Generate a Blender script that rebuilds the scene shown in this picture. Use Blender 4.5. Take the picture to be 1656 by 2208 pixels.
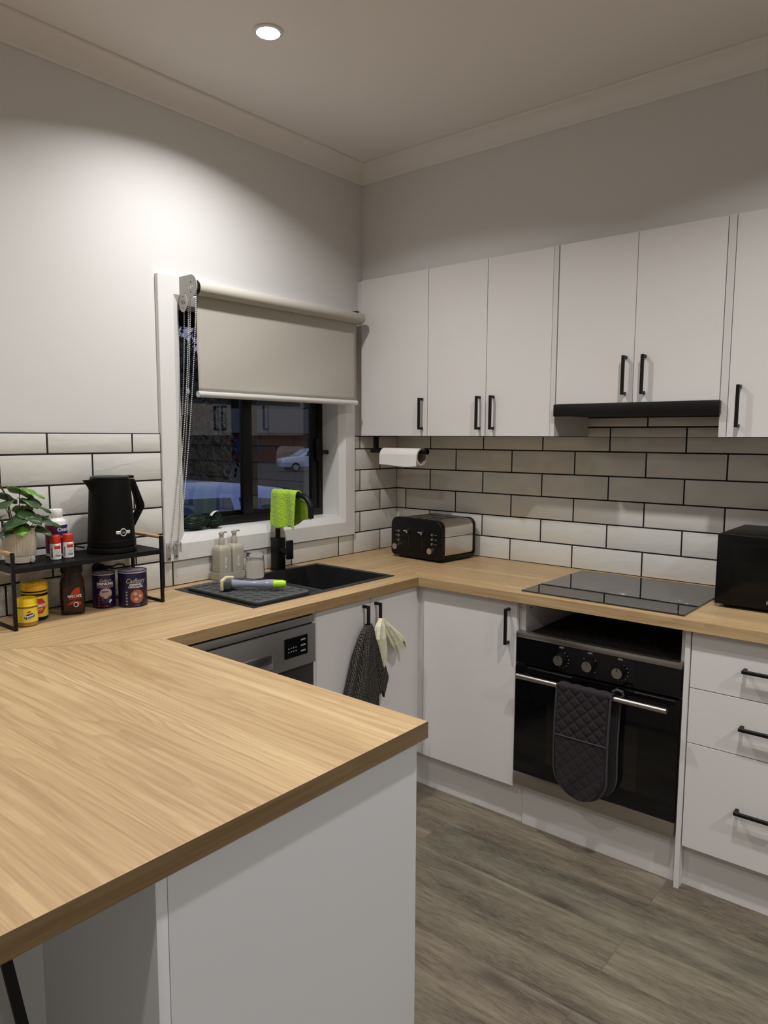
import bpy, bmesh, math, random
from mathutils import Vector, Matrix
PI = math.pi
C = bpy.context.scene.collection
random.seed(7)
for o in list(bpy.data.objects): bpy.data.objects.remove(o)
scene = bpy.context.scene

# ------------------------------------------------------------------ camera
W, H = 1656, 2208
cam_d = bpy.data.cameras.new('camera'); cam = bpy.data.objects.new('camera', cam_d); C.objects.link(cam)
cam_d.sensor_fit = 'HORIZONTAL'; cam_d.sensor_width = 36.0
FPX, PX, PY = 1564.178, -11.949, 7.636
cam_d.lens = FPX / W * 36.0
cam_d.shift_x = -PX / W; cam_d.shift_y = PY / W
cam_d.clip_start = 0.02; cam_d.clip_end = 200
YAW, PIT, ROL = 0.698235, -0.1091316, 0.0034076
fw = Vector((math.cos(YAW)*math.cos(PIT), math.sin(YAW)*math.cos(PIT), math.sin(PIT)))
rt = Vector((math.sin(YAW), -math.cos(YAW), 0)); up = rt.cross(fw)
r2 = rt*math.cos(ROL) + up*math.sin(ROL); u2 = -rt*math.sin(ROL) + up*math.cos(ROL)
M = Matrix((( r2.x, u2.x, -fw.x, -2.9165), (r2.y, u2.y, -fw.y, -2.32677), (r2.z, u2.z, -fw.z, 1.46457), (0, 0, 0, 1)))
cam.matrix_world = M
scene.camera = cam

# ------------------------------------------------------------------ light settings
scene.view_settings.view_transform = 'Standard'
scene.view_settings.look = 'None'
scene.view_settings.gamma = 1.0
scene.view_settings.use_curve_mapping = False
scene.view_settings.exposure = 0.06
CEIL = 2.689
LAMP_SPOTS = [(-1.33, -0.55, 12.0), (-1.33, -1.97, 14.0), (-2.60, -0.72, 7.0), (-3.1, -1.97, 5.5), (-1.5, -3.8, 22.0), (-3.4, -4.0, 24.0)]
LAMP_COL = (1.0, 0.985, 0.968)
world = bpy.data.worlds.new('dusk_sky'); scene.world = world; world.use_nodes = True
wn = world.node_tree.nodes; wl = world.node_tree.links
bg = wn['Background']; bg.inputs[0].default_value = (0.40, 0.48, 0.72, 1); bg.inputs[1].default_value = 0.50
def downlight_light(root, x, y, power):
    l = bpy.data.lights.new('lamp_light', 'AREA'); l.shape = 'DISK'; l.size = 0.075; l.energy = power; l.color = LAMP_COL
    l.spread = math.radians(142)
    ob = bpy.data.objects.new('lamp_light', l); C.objects.link(ob); ob.location = (0, 0, -0.012); ob.parent = root
    return ob

# ------------------------------------------------------------------ materials
def nt(name):
    m = bpy.data.materials.new(name); m.use_nodes = True
    n = m.node_tree.nodes; return m, n, m.node_tree.links, n['Principled BSDF']
def ramp(n, stops, interp='LINEAR'):
    r = n.new('ShaderNodeValToRGB'); r.color_ramp.interpolation = interp
    el = r.color_ramp.elements
    while len(el) < len(stops): el.new(0.5)
    for e, (p, c) in zip(el, stops):
        e.position = p; e.color = (c[0], c[1], c[2], 1) if hasattr(c, '__len__') else (c, c, c, 1)
    return r
def coords(n, l, scale=(1,1,1), rot=(0,0,0), kind='Object'):
    tc = n.new('ShaderNodeTexCoord'); mp = n.new('ShaderNodeMapping')
    mp.inputs['Scale'].default_value = scale; mp.inputs['Rotation'].default_value = rot
    l.new(tc.outputs[kind], mp.inputs[0]); return mp
def noise(n, l, vec, scale, detail=3, rough=0.5, dist=0.0):
    t = n.new('ShaderNodeTexNoise'); t.inputs['Scale'].default_value = scale; t.inputs['Detail'].default_value = detail
    t.inputs['Roughness'].default_value = rough; t.inputs['Distortion'].default_value = dist
    l.new(vec.outputs[0], t.inputs['Vector']); return t
def mix(n, l, a, b, fac, mode='MIX'):
    m = n.new('ShaderNodeMix'); m.data_type = 'RGBA'; m.blend_type = mode
    for sock, v in ((m.inputs[6], a), (m.inputs[7], b), (m.inputs[0], fac)):
        if hasattr(v, 'is_output'): l.new(v, sock)
        elif hasattr(v, '__len__'): sock.default_value = (v[0], v[1], v[2], 1)
        else: sock.default_value = v
    return m.outputs[2]
def math_n(n, l, op, a, b=0.0, c=0.0):
    m = n.new('ShaderNodeMath'); m.operation = op
    for i, v in enumerate((a, b, c)):
        if hasattr(v, 'is_output'): l.new(v, m.inputs[i])
        else: m.inputs[i].default_value = v
    return m.outputs[0]
def bump(n, l, bs, h, strength=0.2, dist=0.01):
    b = n.new('ShaderNodeBump'); b.inputs['Strength'].default_value = strength; b.inputs['Distance'].default_value = dist
    l.new(h, b.inputs['Height']); l.new(b.outputs[0], bs.inputs['Normal']); return b

def plain(name, col, rough=0.5, metal=0.0, var=0.04, nscale=30, bstr=0.0, spec=0.5, sheen=0.0, trans=0.0, ior=1.45, coat=0.0):
    m, n, l, b = nt(name)
    mp = coords(n, l); t = noise(n, l, mp, nscale, 3)
    c = mix(n, l, tuple(max(0, x*(1-var)) for x in col), tuple(min(1, x*(1+var)) for x in col), t.outputs[0])
    l.new(c, b.inputs['Base Color'])
    b.inputs['Roughness'].default_value = rough; b.inputs['Metallic'].default_value = metal
    b.inputs['Specular IOR Level'].default_value = spec; b.inputs['IOR'].default_value = ior
    b.inputs['Transmission Weight'].default_value = trans; b.inputs['Coat Weight'].default_value = coat
    if sheen: b.inputs['Sheen Weight'].default_value = sheen
    if bstr: bump(n, l, b, t.outputs[0], bstr, 0.002)
    return m

def wood_laminate(name, grain, tone=1.0):   # grain 'X' or 'Y'
    m, n, l, b = nt(name)
    rot = (0, 0, PI/2) if grain == 'X' else (0, 0, 0)
    base = coords(n, l, (1, 1, 1), rot)
    off = n.new('ShaderNodeVectorMath'); off.operation = 'ADD'; off.inputs[1].default_value = (3.1, 1.7, 0.4) if grain == 'X' else (0.37, 0.9, 0.1)
    l.new(base.outputs[0], off.inputs[0])
    def st(sx, sy):
        q = n.new('ShaderNodeVectorMath'); q.operation = 'MULTIPLY'; q.inputs[1].default_value = (sx, sy, sx); l.new(off.outputs[0], q.inputs[0]); return q
    broad = noise(n, l, st(9, 0.7), 1.0, 4, 0.55)
    warp = noise(n, l, st(3.6, 0.42), 1.0, 4, 0.55)
    sep = n.new('ShaderNodeSeparateXYZ'); l.new(off.outputs[0], sep.inputs[0])
    ph = math_n(n, l, 'MULTIPLY', warp.outputs[0], 26.0)
    ph = math_n(n, l, 'ADD', ph, math_n(n, l, 'MULTIPLY', sep.outputs[0], 46.0))
    fr = math_n(n, l, 'FRACT', ph)
    line = ramp(n, [(0.0, 0.0), (0.45, 0.12), (0.82, 0.9), (0.93, 1.0), (1.0, 0.0)]); l.new(fr, line.inputs[0])
    mask = noise(n, l, st(2.6, 0.8), 1.0, 2); mk = ramp(n, [(0.38, 0.15), (0.62, 1.0)]); l.new(mask.outputs[0], mk.inputs[0])
    fine = noise(n, l, st(170, 3.5), 1.0, 3, 0.6); fr2 = ramp(n, [(0.35, 0.0), (0.70, 1.0)]); l.new(fine.outputs[0], fr2.inputs[0])
    med = noise(n, l, st(60, 1.6), 1.0, 4, 0.62); md = ramp(n, [(0.42, 0.0), (0.62, 1.0)]); l.new(med.outputs[0], md.inputs[0])
    c0 = ramp(n, [(0.3, (0.410, 0.272, 0.130)), (0.5, (0.505, 0.350, 0.175)), (0.72, (0.595, 0.430, 0.232))]); l.new(broad.outputs[0], c0.inputs[0])
    c1 = mix(n, l, c0.outputs[0], (0.345, 0.210, 0.095), math_n(n, l, 'MULTIPLY', math_n(n, l, 'MULTIPLY', line.outputs[0], mk.outputs[0]), 0.62))
    c2 = mix(n, l, c1, (0.32, 0.190, 0.085), math_n(n, l, 'MULTIPLY', md.outputs[0], 0.60))
    c3 = mix(n, l, c2, (0.73, 0.56, 0.34), math_n(n, l, 'MULTIPLY', fr2.outputs[0], 0.24))
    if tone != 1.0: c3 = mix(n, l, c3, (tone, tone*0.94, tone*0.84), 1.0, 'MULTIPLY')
    l.new(c3, b.inputs['Base Color']); b.inputs['Roughness'].default_value = 0.42; b.inputs['Specular IOR Level'].default_value = 0.4
    bump(n, l, b, fine.outputs[0], 0.05, 0.001)
    return m

def floor_planks():
    m, n, l, b = nt('vinyl_planks')
    mp = coords(n, l, (1, 1, 1), (0, 0, PI/2))
    off = n.new('ShaderNodeVectorMath'); off.operation = 'ADD'; off.inputs[1].default_value = (0.38, 0.02, 0); l.new(mp.outputs[0], off.inputs[0])
    br = n.new('ShaderNodeTexBrick'); l.new(off.outputs[0], br.inputs['Vector'])
    br.inputs['Scale'].default_value = 1.0; br.inputs['Brick Width'].default_value = 1.22; br.inputs['Row Height'].default_value = 0.18
    br.inputs['Mortar Size'].default_value = 0.0007; br.inputs['Color1'].default_value = (0, 0, 0, 1); br.inputs['Color2'].default_value = (1, 1, 1, 1)
    br.inputs['Mortar'].default_value = (0.5, 0.5, 0.5, 1); br.offset = 0.37; br.inputs['Bias'].default_value = 0.0
    sepc = n.new('ShaderNodeSeparateColor'); l.new(br.outputs['Color'], sepc.inputs[0])
    cv = n.new('ShaderNodeCombineXYZ'); l.new(math_n(n, l, 'MULTIPLY', sepc.outputs[0], 37.0), cv.inputs[2])
    ad = n.new('ShaderNodeVectorMath'); ad.operation = 'ADD'; l.new(off.outputs[0], ad.inputs[0]); l.new(cv.outputs[0], ad.inputs[1])
    def st(sx, sy, sz=1):
        q = n.new('ShaderNodeVectorMath'); q.operation = 'MULTIPLY'; q.inputs[1].default_value = (sx, sy, sz); l.new(ad.outputs[0], q.inputs[0]); return q
    broad = noise(n, l, st(1.7, 9), 1.0, 5, 0.6, 0.5)
    mid = noise(n, l, st(4.5, 42), 1.0, 5, 0.65, 0.6)
    fine = noise(n, l, st(26, 330), 1.0, 4, 0.7)
    c0 = ramp(n, [(0.34, (0.058, 0.045, 0.035)), (0.45, (0.125, 0.102, 0.078)), (0.57, (0.200, 0.172, 0.132)), (0.68, (0.250, 0.222, 0.178))]); l.new(broad.outputs[0], c0.inputs[0])
    md = ramp(n, [(0.42, 0.0), (0.60, 1.0)]); l.new(mid.outputs[0], md.inputs[0])
    c1 = mix(n, l, c0.outputs[0], (0.090, 0.070, 0.055), math_n(n, l, 'MULTIPLY', md.outputs[0], 0.55))
    fi = ramp(n, [(0.44, 0.0), (0.58, 1.0)]); l.new(fine.outputs[0], fi.inputs[0])
    c2 = mix(n, l, c1, (0.30, 0.265, 0.215), math_n(n, l, 'MULTIPLY', fi.outputs[0], 0.34))
    tint = mix(n, l, (0.80, 0.84, 0.78), (1.02, 0.98, 0.91), sepc.outputs[0])
    c3 = mix(n, l, c2, tint, 1.0, 'MULTIPLY')
    # knots
    vo = n.new('ShaderNodeTexVoronoi'); vo.inputs['Scale'].default_value = 1.0; l.new(st(1.9, 5.2, 1).outputs[0], vo.inputs['Vector'])
    kr = ramp(n, [(0.0, 1.0), (0.06, 0.9), (0.16, 0.38), (0.34, 0.0)]); l.new(vo.outputs['Distance'], kr.inputs[0])
    c4 = mix(n, l, c3, (0.045, 0.033, 0.026), math_n(n, l, 'MULTIPLY', kr.outputs[0], 0.75))
    c5 = mix(n, l, c4, (0.05, 0.04, 0.03), math_n(n, l, 'MULTIPLY', br.outputs['Fac'], 0.6))
    l.new(c5, b.inputs['Base Color']); b.inputs['Roughness'].default_value = 0.55; b.inputs['Specular IOR Level'].default_value = 0.35
    bump(n, l, b, fine.outputs[0], 0.12, 0.001)
    return m

def tile_mat():
    m, n, l, b = nt('glossy_handmade_tile')
    mp = coords(n, l); t = noise(n, l, mp, 3.0, 2)
    c = mix(n, l, (0.66, 0.645, 0.60), (0.72, 0.71, 0.675), t.outputs[0]); l.new(c, b.inputs['Base Color'])
    b.inputs['Roughness'].default_value = 0.13; b.inputs['Specular IOR Level'].default_value = 0.45
    mp2 = coords(n, l, (9, 9, 22), (0.5, 0.5, 0)); t2 = noise(n, l, mp2, 1.0, 2, 0.45, 0.8)
    bump(n, l, b, t2.outputs[0], 0.34, 0.005)
    return m
def check_cloth(name, base, line, scale, w=0.22):
    m, n, l, b = nt(name)
    mp = coords(n, l, (1, 1, 1), (0, 0, 0.0)); sep = n.new('ShaderNodeSeparateXYZ'); l.new(mp.outputs[0], sep.inputs[0])
    wob = noise(n, l, mp, 14, 2)
    a = math_n(n, l, 'FRACT', math_n(n, l, 'MULTIPLY', math_n(n, l, 'ADD', sep.outputs[0], math_n(n, l, 'MULTIPLY', wob.outputs[0], 0.02)), scale))
    c = math_n(n, l, 'FRACT', math_n(n, l, 'MULTIPLY', math_n(n, l, 'ADD', sep.outputs[2], math_n(n, l, 'MULTIPLY', wob.outputs[0], 0.02)), scale))
    la = math_n(n, l, 'LESS_THAN', a, w); lc = math_n(n, l, 'LESS_THAN', c, w)
    g = math_n(n, l, 'MULTIPLY', math_n(n, l, 'ADD', la, lc), 0.5)
    l.new(mix(n, l, base, line, g), b.inputs['Base Color'])
    b.inputs['Roughness'].default_value = 0.95; b.inputs['Specular IOR Level'].default_value = 0.1
    t = noise(n, l, mp, 600, 2); bump(n, l, b, t.outputs[0], 0.3, 0.001)
    return m

m_wall = plain('wall_paint', (0.70, 0.69, 0.68), 0.55, var=0.01, nscale=120, bstr=0.04)
m_ceil = plain('ceiling_paint', (0.80, 0.765, 0.745), 0.8, var=0.01)
m_trimw = plain('white_gloss_trim', (0.74, 0.735, 0.72), 0.35, var=0.01)
m_cab = plain('white_cabinet_laminate', (0.72, 0.695, 0.68), 0.38, var=0.012, nscale=6)
m_carc = plain('white_carcass_board', (0.66, 0.64, 0.62), 0.5, var=0.01)
m_pen = plain('pale_grey_panel', (0.62, 0.63, 0.645), 0.42, var=0.012, nscale=5)
m_black = plain('matte_black_metal', (0.0055, 0.0055, 0.006), 0.42, 0.0, var=0.1, spec=0.3)
m_blackpl = plain('black_plastic', (0.005, 0.0048, 0.0045), 0.4, var=0.1, spec=0.28)
m_blackgl = plain('black_glass', (0.004, 0.004, 0.005), 0.05, var=0.0, spec=0.5)
m_cook = plain('black_ceramic_glass', (0.006, 0.006, 0.007), 0.03, var=0.0, spec=0.9, ior=1.6)
m_steel = plain('brushed_steel', (0.46, 0.43, 0.40), 0.30, 1.0, var=0.06, nscale=200)
m_polish = plain('polished_steel', (0.66, 0.64, 0.61), 0.24, 1.0, var=0.05, nscale=12)
m_dw = plain('grey_dishwasher_steel', (0.24, 0.235, 0.23), 0.38, 0.75, var=0.03, nscale=200)
m_grout = plain('black_grout', (0.010, 0.009, 0.009), 0.9, var=0.2)
m_tile = tile_mat()
m_woodx = wood_laminate('oak_laminate_along_window', 'X')
m_woody = wood_laminate('oak_laminate_along_cooktop', 'Y')
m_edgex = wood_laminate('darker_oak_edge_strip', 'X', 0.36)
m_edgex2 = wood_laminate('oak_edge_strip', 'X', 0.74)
m_floor = floor_planks()
m_sink = plain('black_granite_sink', (0.016, 0.016, 0.017), 0.45, var=0.5, nscale=900)
m_rubber = plain('dark_grey_silicone', (0.055, 0.058, 0.058), 0.6, var=0.08)
m_blind = plain('beige_blind_fabric', (0.45, 0.425, 0.375), 0.85, var=0.02, nscale=300, bstr=0.05)
m_alu = plain('satin_white_aluminium', (0.72, 0.71, 0.69), 0.3, 0.3, var=0.01)
m_brk = plain('grey_bracket_plastic', (0.42, 0.41, 0.39), 0.4, var=0.02)
m_bead = plain('white_chain_beads', (0.75, 0.75, 0.74), 0.25, var=0.0)
m_clear = plain('clear_plastic', (0.92, 0.92, 0.92), 0.08, var=0.0, trans=0.75)
m_glass = plain('clear_glass', (1, 1, 1), 0.0, var=0.0, trans=1.0, ior=1.5)
m_pane = plain('window_glass', (1, 1, 1), 0.0, var=0.0, trans=1.0, ior=1.5)
m_paper = plain('white_paper', (0.82, 0.80, 0.77), 0.95, var=0.02, nscale=150, bstr=0.2)
m_soap = plain('beige_matte_plastic', (0.42, 0.385, 0.315), 0.5, var=0.02)
m_white = plain('white_plastic', (0.80, 0.79, 0.77), 0.35, var=0.01)
m_whitep = plain('white_print', (0.85, 0.85, 0.84), 0.5, var=0.0)
m_red = plain('red_plastic', (0.62, 0.035, 0.02), 0.4, var=0.03)
m_redp = plain('red_print', (0.55, 0.03, 0.015), 0.5, var=0.02)
m_yellow = plain('yellow_plastic', (0.80, 0.56, 0.01), 0.4, var=0.03)
m_yellow2 = plain('amber_yellow_plastic', (0.72, 0.40, 0.01), 0.35, var=0.03)
m_yelp = plain('yellow_paper_label', (0.78, 0.60, 0.05), 0.5, var=0.02)
m_peanut = plain('peanut_butter', (0.36, 0.20, 0.06), 0.4, var=0.1)
m_navy = plain('navy_blue_print', (0.015, 0.02, 0.11), 0.45, var=0.05)
m_purple = plain('deep_purple_tin', (0.010, 0.006, 0.042), 0.35, var=0.08)
m_magenta = plain('magenta_label', (0.17, 0.012, 0.07), 0.4, var=0.1, nscale=20)
m_coffee = plain('dark_coffee_glass', (0.022, 0.009, 0.005), 0.12, var=0.6, nscale=260)
m_brown = plain('dark_brown_print', (0.022, 0.009, 0.006), 0.4, var=0.1)
m_cream = plain('cream_ceramic', (0.70, 0.645, 0.55), 0.45, var=0.03)
m_soil = plain('dark_soil', (0.03, 0.02, 0.012), 0.95, var=0.4, nscale=200)
m_leaf = plain('dark_green_leaf', (0.040, 0.085, 0.026), 0.4, var=0.45, nscale=40)
m_leaf2 = plain('bright_green_leaf', (0.13, 0.27, 0.04), 0.4, var=0.3, nscale=40)
m_leaf3 = plain('grey_green_leaf', (0.13, 0.19, 0.12), 0.35, var=0.3, nscale=40)
m_stem = plain('brown_stem', (0.10, 0.07, 0.03), 0.6, var=0.2)
m_bamboo = plain('light_bamboo', (0.55, 0.36, 0.16), 0.5, var=0.15, nscale=90)
m_lime = plain('lime_microfibre', (0.38, 0.62, 0.03), 0.98, var=0.30, nscale=320, bstr=1.0, sheen=0.3)
m_limeplastic = plain('lime_plastic', (0.42, 0.72, 0.03), 0.35, var=0.03)
m_sponge = plain('cream_sponge', (0.62, 0.57, 0.34), 0.9, var=0.1, nscale=300, bstr=0.3)
m_handleclear = plain('clear_smoky_plastic', (0.42, 0.44, 0.56), 0.1, var=0.02, trans=0.35)
m_cwhite = check_cloth('cream_tea_towel_cotton', (0.72, 0.69, 0.52), (0.62, 0.61, 0.45), 55, 0.2)
m_cblack = check_cloth('black_checked_cotton', (0.012, 0.010, 0.010), (0.26, 0.24, 0.21), 190, 0.20)
m_mitt = plain('charcoal_quilted_cotton', (0.021, 0.016, 0.019), 0.95, var=0.15, nscale=300, bstr=0.2)
m_piping = plain('grey_binding', (0.045, 0.045, 0.05), 0.8, var=0.05)
m_net = plain('dark_green_netting', (0.006, 0.022, 0.012), 0.5, var=0.6, nscale=150)
m_frame = plain('black_window_aluminium', (0.005, 0.005, 0.005), 0.4, 0.0, var=0.05, spec=0.3)
m_dark = plain('dark_interior', (0.02, 0.018, 0.016), 0.8, var=0.1)
m_tan = plain('latte_print', (0.45, 0.33, 0.20), 0.5, var=0.15, nscale=200)
m_cocoa = plain('cocoa_print', (0.36, 0.11, 0.035), 0.5, var=0.2, nscale=150)
m_lilac = plain('lilac_print', (0.48, 0.35, 0.42), 0.5, var=0.05)
m_silverp = plain('silver_print', (0.50, 0.47, 0.50), 0.4, 0.2, var=0.03)
m_greyprint = plain('grey_print', (0.30, 0.30, 0.30), 0.5, var=0.02)
m_carpaint = plain('blue_car_paint', (0.36, 0.42, 0.68), 0.25, var=0.02, coat=0.5)
m_carwhite = plain('silver_car_paint', (0.55, 0.58, 0.68), 0.3, var=0.02, coat=0.5)
m_tyre = plain('black_tyre', (0.01, 0.01, 0.01), 0.8, var=0.05)
m_carglass = plain('tinted_car_glass', (0.03, 0.045, 0.10), 0.12, var=0.0)
m_bush = plain('bush_leaves', (0.024, 0.028, 0.016), 0.6, var=0.5, nscale=5)
m_brick = plain('red_brick_house', (0.085, 0.028, 0.022), 0.9, var=0.2, nscale=8)
m_asph = plain('asphalt', (0.034, 0.029, 0.022), 0.9, var=0.15, nscale=10)
mlamp = bpy.data.materials.new('lamp_diffuser'); mlamp.use_nodes = True
_b = mlamp.node_tree.nodes['Principled BSDF']; _b.inputs['Emission Color'].default_value = (1, 0.97, 0.92, 1); _b.inputs['Emission Strength'].default_value = 12.0
mdisp = bpy.data.materials.new('kettle_display'); mdisp.use_nodes = True
_b = mdisp.node_tree.nodes['Principled BSDF']; _b.inputs['Base Color'].default_value = (0.01, 0.01, 0.015, 1); _b.inputs['Roughness'].default_value = 0.1

# ------------------------------------------------------------------ mesh builder
def frame_from(d):
    d = Vector(d).normalized(); a = Vector((0, 0, 1)) if abs(d.z) < 0.95 else Vector((1, 0, 0))
    x = a.cross(d).normalized(); y = d.cross(x); return x, y, d
class MB:
    def __init__(s): s.b = bmesh.new(); s.mi = 0
    def _merge(s, t, mat=None):
        if mat is not None: bmesh.ops.transform(t, matrix=mat, verts=t.verts)
        mp = {}
        for v in t.verts: mp[v] = s.b.verts.new(v.co)
        for f in t.faces:
            try: nf = s.b.faces.new([mp[v] for v in f.verts]); nf.material_index = s.mi
            except ValueError: pass
        t.free(); return s
    def box(s, x0, x1, y0, y1, z0, z1, r=0.0, seg=2, mat=None):
        if x0 > x1: x0, x1 = x1, x0
        if y0 > y1: y0, y1 = y1, y0
        if z0 > z1: z0, z1 = z1, z0
        t = bmesh.new(); bmesh.ops.create_cube(t, size=1.0)
        for v in t.verts: v.co = Vector(((x0+x1)/2+v.co.x*(x1-x0), (y0+y1)/2+v.co.y*(y1-y0), (z0+z1)/2+v.co.z*(z1-z0)))
        if r > 0: bmesh.ops.bevel(t, geom=list(t.edges), offset=min(r, 0.49*min(x1-x0, y1-y0, z1-z0)), segments=seg, profile=0.5, affect='EDGES')
        return s._merge(t, mat)
    def cyl(s, p0, p1, r0, r1=None, n=24, caps=True):
        p0, p1 = Vector(p0), Vector(p1); r1 = r0 if r1 is None else r1
        x, y, d = frame_from(p1-p0); t = bmesh.new(); A = []; B = []
        for i in range(n):
            a = 2*PI*i/n; q = x*math.cos(a)+y*math.sin(a)
            A.append(t.verts.new(p0+q*r0)); B.append(t.verts.new(p1+q*r1))
        for i in range(n): t.faces.new((A[i], A[(i+1) % n], B[(i+1) % n], B[i]))
        if caps: t.faces.new(A[::-1]); t.faces.new(B)
        return s._merge(t)
    def lathe(s, prof, cx, cy, n=32, ribs=0, amp=0.0):   # prof [(r,z)]
        t = bmesh.new(); R = []
        for (r, z) in prof:
            row = []
            for i in range(n):
                a = 2*PI*i/n; rr = r*(1+(amp*math.cos(ribs*a) if ribs else 0))
                row.append(t.verts.new((cx+rr*math.cos(a), cy+rr*math.sin(a), z)))
            R.append(row)
        for k in range(len(R)-1):
            for i in range(n): t.faces.new((R[k][i], R[k][(i+1) % n], R[k+1][(i+1) % n], R[k+1][i]))
        if prof[0][0] > 1e-6: t.faces.new(R[0][::-1])
        if prof[-1][0] > 1e-6: t.faces.new(R[-1])
        return s._merge(t)
    def tube(s, pts, r, n=10, closed=False, caps=True):
        pts = [Vector(p) for p in pts]; N = len(pts); t = bmesh.new(); rings = []; X = None
        for i, p in enumerate(pts):
            a = pts[(i-1) % N] if (closed or i > 0) else p; b = pts[(i+1) % N] if (closed or i < N-1) else p
            d = (b-a).normalized()
            if X is None: X, Y, _ = frame_from(d)
            X = (X-d*X.dot(d)).normalized(); Y = d.cross(X)
            rr = r[i] if hasattr(r, '__len__') else r
            rings.append([t.verts.new(p+(X*math.cos(2*PI*k/n)+Y*math.sin(2*PI*k/n))*rr) for k in range(n)])
        for i in range(N if closed else N-1):
            A = rings[i]; B = rings[(i+1) % N]
            for k in range(n): t.faces.new((A[k], A[(k+1) % n], B[(k+1) % n], B[k]))
        if caps and not closed: t.faces.new(rings[0][::-1]); t.faces.new(rings[-1])
        return s._merge(t)
    def prism(s, poly, axis, a, b, r=0.0, seg=2):   # poly 2D in the other two axes, extruded along axis from a to b
        t = bmesh.new()
        def P(u, v, w): return {'x': (w, u, v), 'y': (u, w, v), 'z': (u, v, w)}[axis]
        A = [t.verts.new(P(u, v, a)) for u, v in poly]; B = [t.verts.new(P(u, v, b)) for u, v in poly]; n = len(poly)
        t.faces.new(A); t.faces.new(B[::-1])
        for i in range(n): t.faces.new((A[i], B[i], B[(i+1) % n], A[(i+1) % n]))
        bmesh.ops.recalc_face_normals(t, faces=t.faces)
        if r > 0:
            e = [e for e in t.edges if abs({'x': e.verts[0].co.x-e.verts[1].co.x, 'y': e.verts[0].co.y-e.verts[1].co.y, 'z': e.verts[0].co.z-e.verts[1].co.z}[axis]) < 1e-9]
            bmesh.ops.bevel(t, geom=e, offset=r, segments=seg, profile=0.5, affect='EDGES')
        return s._merge(t)
    def sphere(s, c, r, sub=2, sc=(1, 1, 1)):
        t = bmesh.new(); bmesh.ops.create_icosphere(t, subdivisions=sub, radius=r)
        for v in t.verts: v.co = Vector((c[0]+v.co.x*sc[0], c[1]+v.co.y*sc[1], c[2]+v.co.z*sc[2]))
        return s._merge(t)
    def raw(s, verts, faces):
        t = bmesh.new(); V = [t.verts.new(v) for v in verts]
        for f in faces:
            try: t.faces.new([V[i] for i in f])
            except ValueError: pass
        return s._merge(t)
    def grid(s, fn, nu, nv, closed_u=False):
        V = [fn(i/(nu if closed_u else nu-1), j/(nv-1)) for j in range(nv) for i in range(nu)]
        F = []
        for j in range(nv-1):
            for i in range(nu if closed_u else nu-1):
                F.append((j*nu+i, j*nu+(i+1) % nu, (j+1)*nu+(i+1) % nu, (j+1)*nu+i))
        return s.raw(V, F)
    def rot(s, mat): bmesh.ops.transform(s.b, matrix=mat, verts=s.b.verts); return s
    def build(s, name, mat, parent=None, label=None, world=True, angle=35, recalc=True, wn=False):
        if recalc: bmesh.ops.recalc_face_normals(s.b, faces=s.b.faces)
        me = bpy.data.meshes.new(name)
        off = OFF.get(parent.name) if (parent is not None and world) else None
        if off is not None: bmesh.ops.translate(s.b, verts=s.b.verts, vec=-off)
        s.b.to_mesh(me); s.b.free()
        for mm in (mat if isinstance(mat, (list, tuple)) else [mat]): me.materials.append(mm)
        me.polygons.foreach_set('use_smooth', [True]*len(me.polygons)); me.set_sharp_from_angle(angle=math.radians(angle))
        o = bpy.data.objects.new(name, me); C.objects.link(o)
        if parent is not None:
            o.parent = parent
            if off is not None: OFF[o.name] = off
        if wn:
            w_ = o.modifiers.new('face_normals', 'WEIGHTED_NORMAL'); w_.keep_sharp = True
        if label: o['label'] = label
        return o
OFF = {}
def thing(name, label, cat, loc=(0, 0, 0), rotz=0.0, group=None, local=False):
    o = bpy.data.objects.new(name, None); C.objects.link(o); o.empty_display_size = 0.05
    o.location = loc; o.rotation_euler = (0, 0, rotz); o['label'] = label; o['category'] = cat
    if group: o['group'] = group
    if not local: OFF[o.name] = Vector(loc)
    return o
def tag(o, label, cat, group=None):
    o['label'] = label; o['category'] = cat
    if group: o['group'] = group
    return o
def struct(o): o['kind'] = 'structure'; return o
def sbox(name, mat, *a, r=0.0): return struct(MB().box(*a, r=r).build(name, mat))

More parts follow.
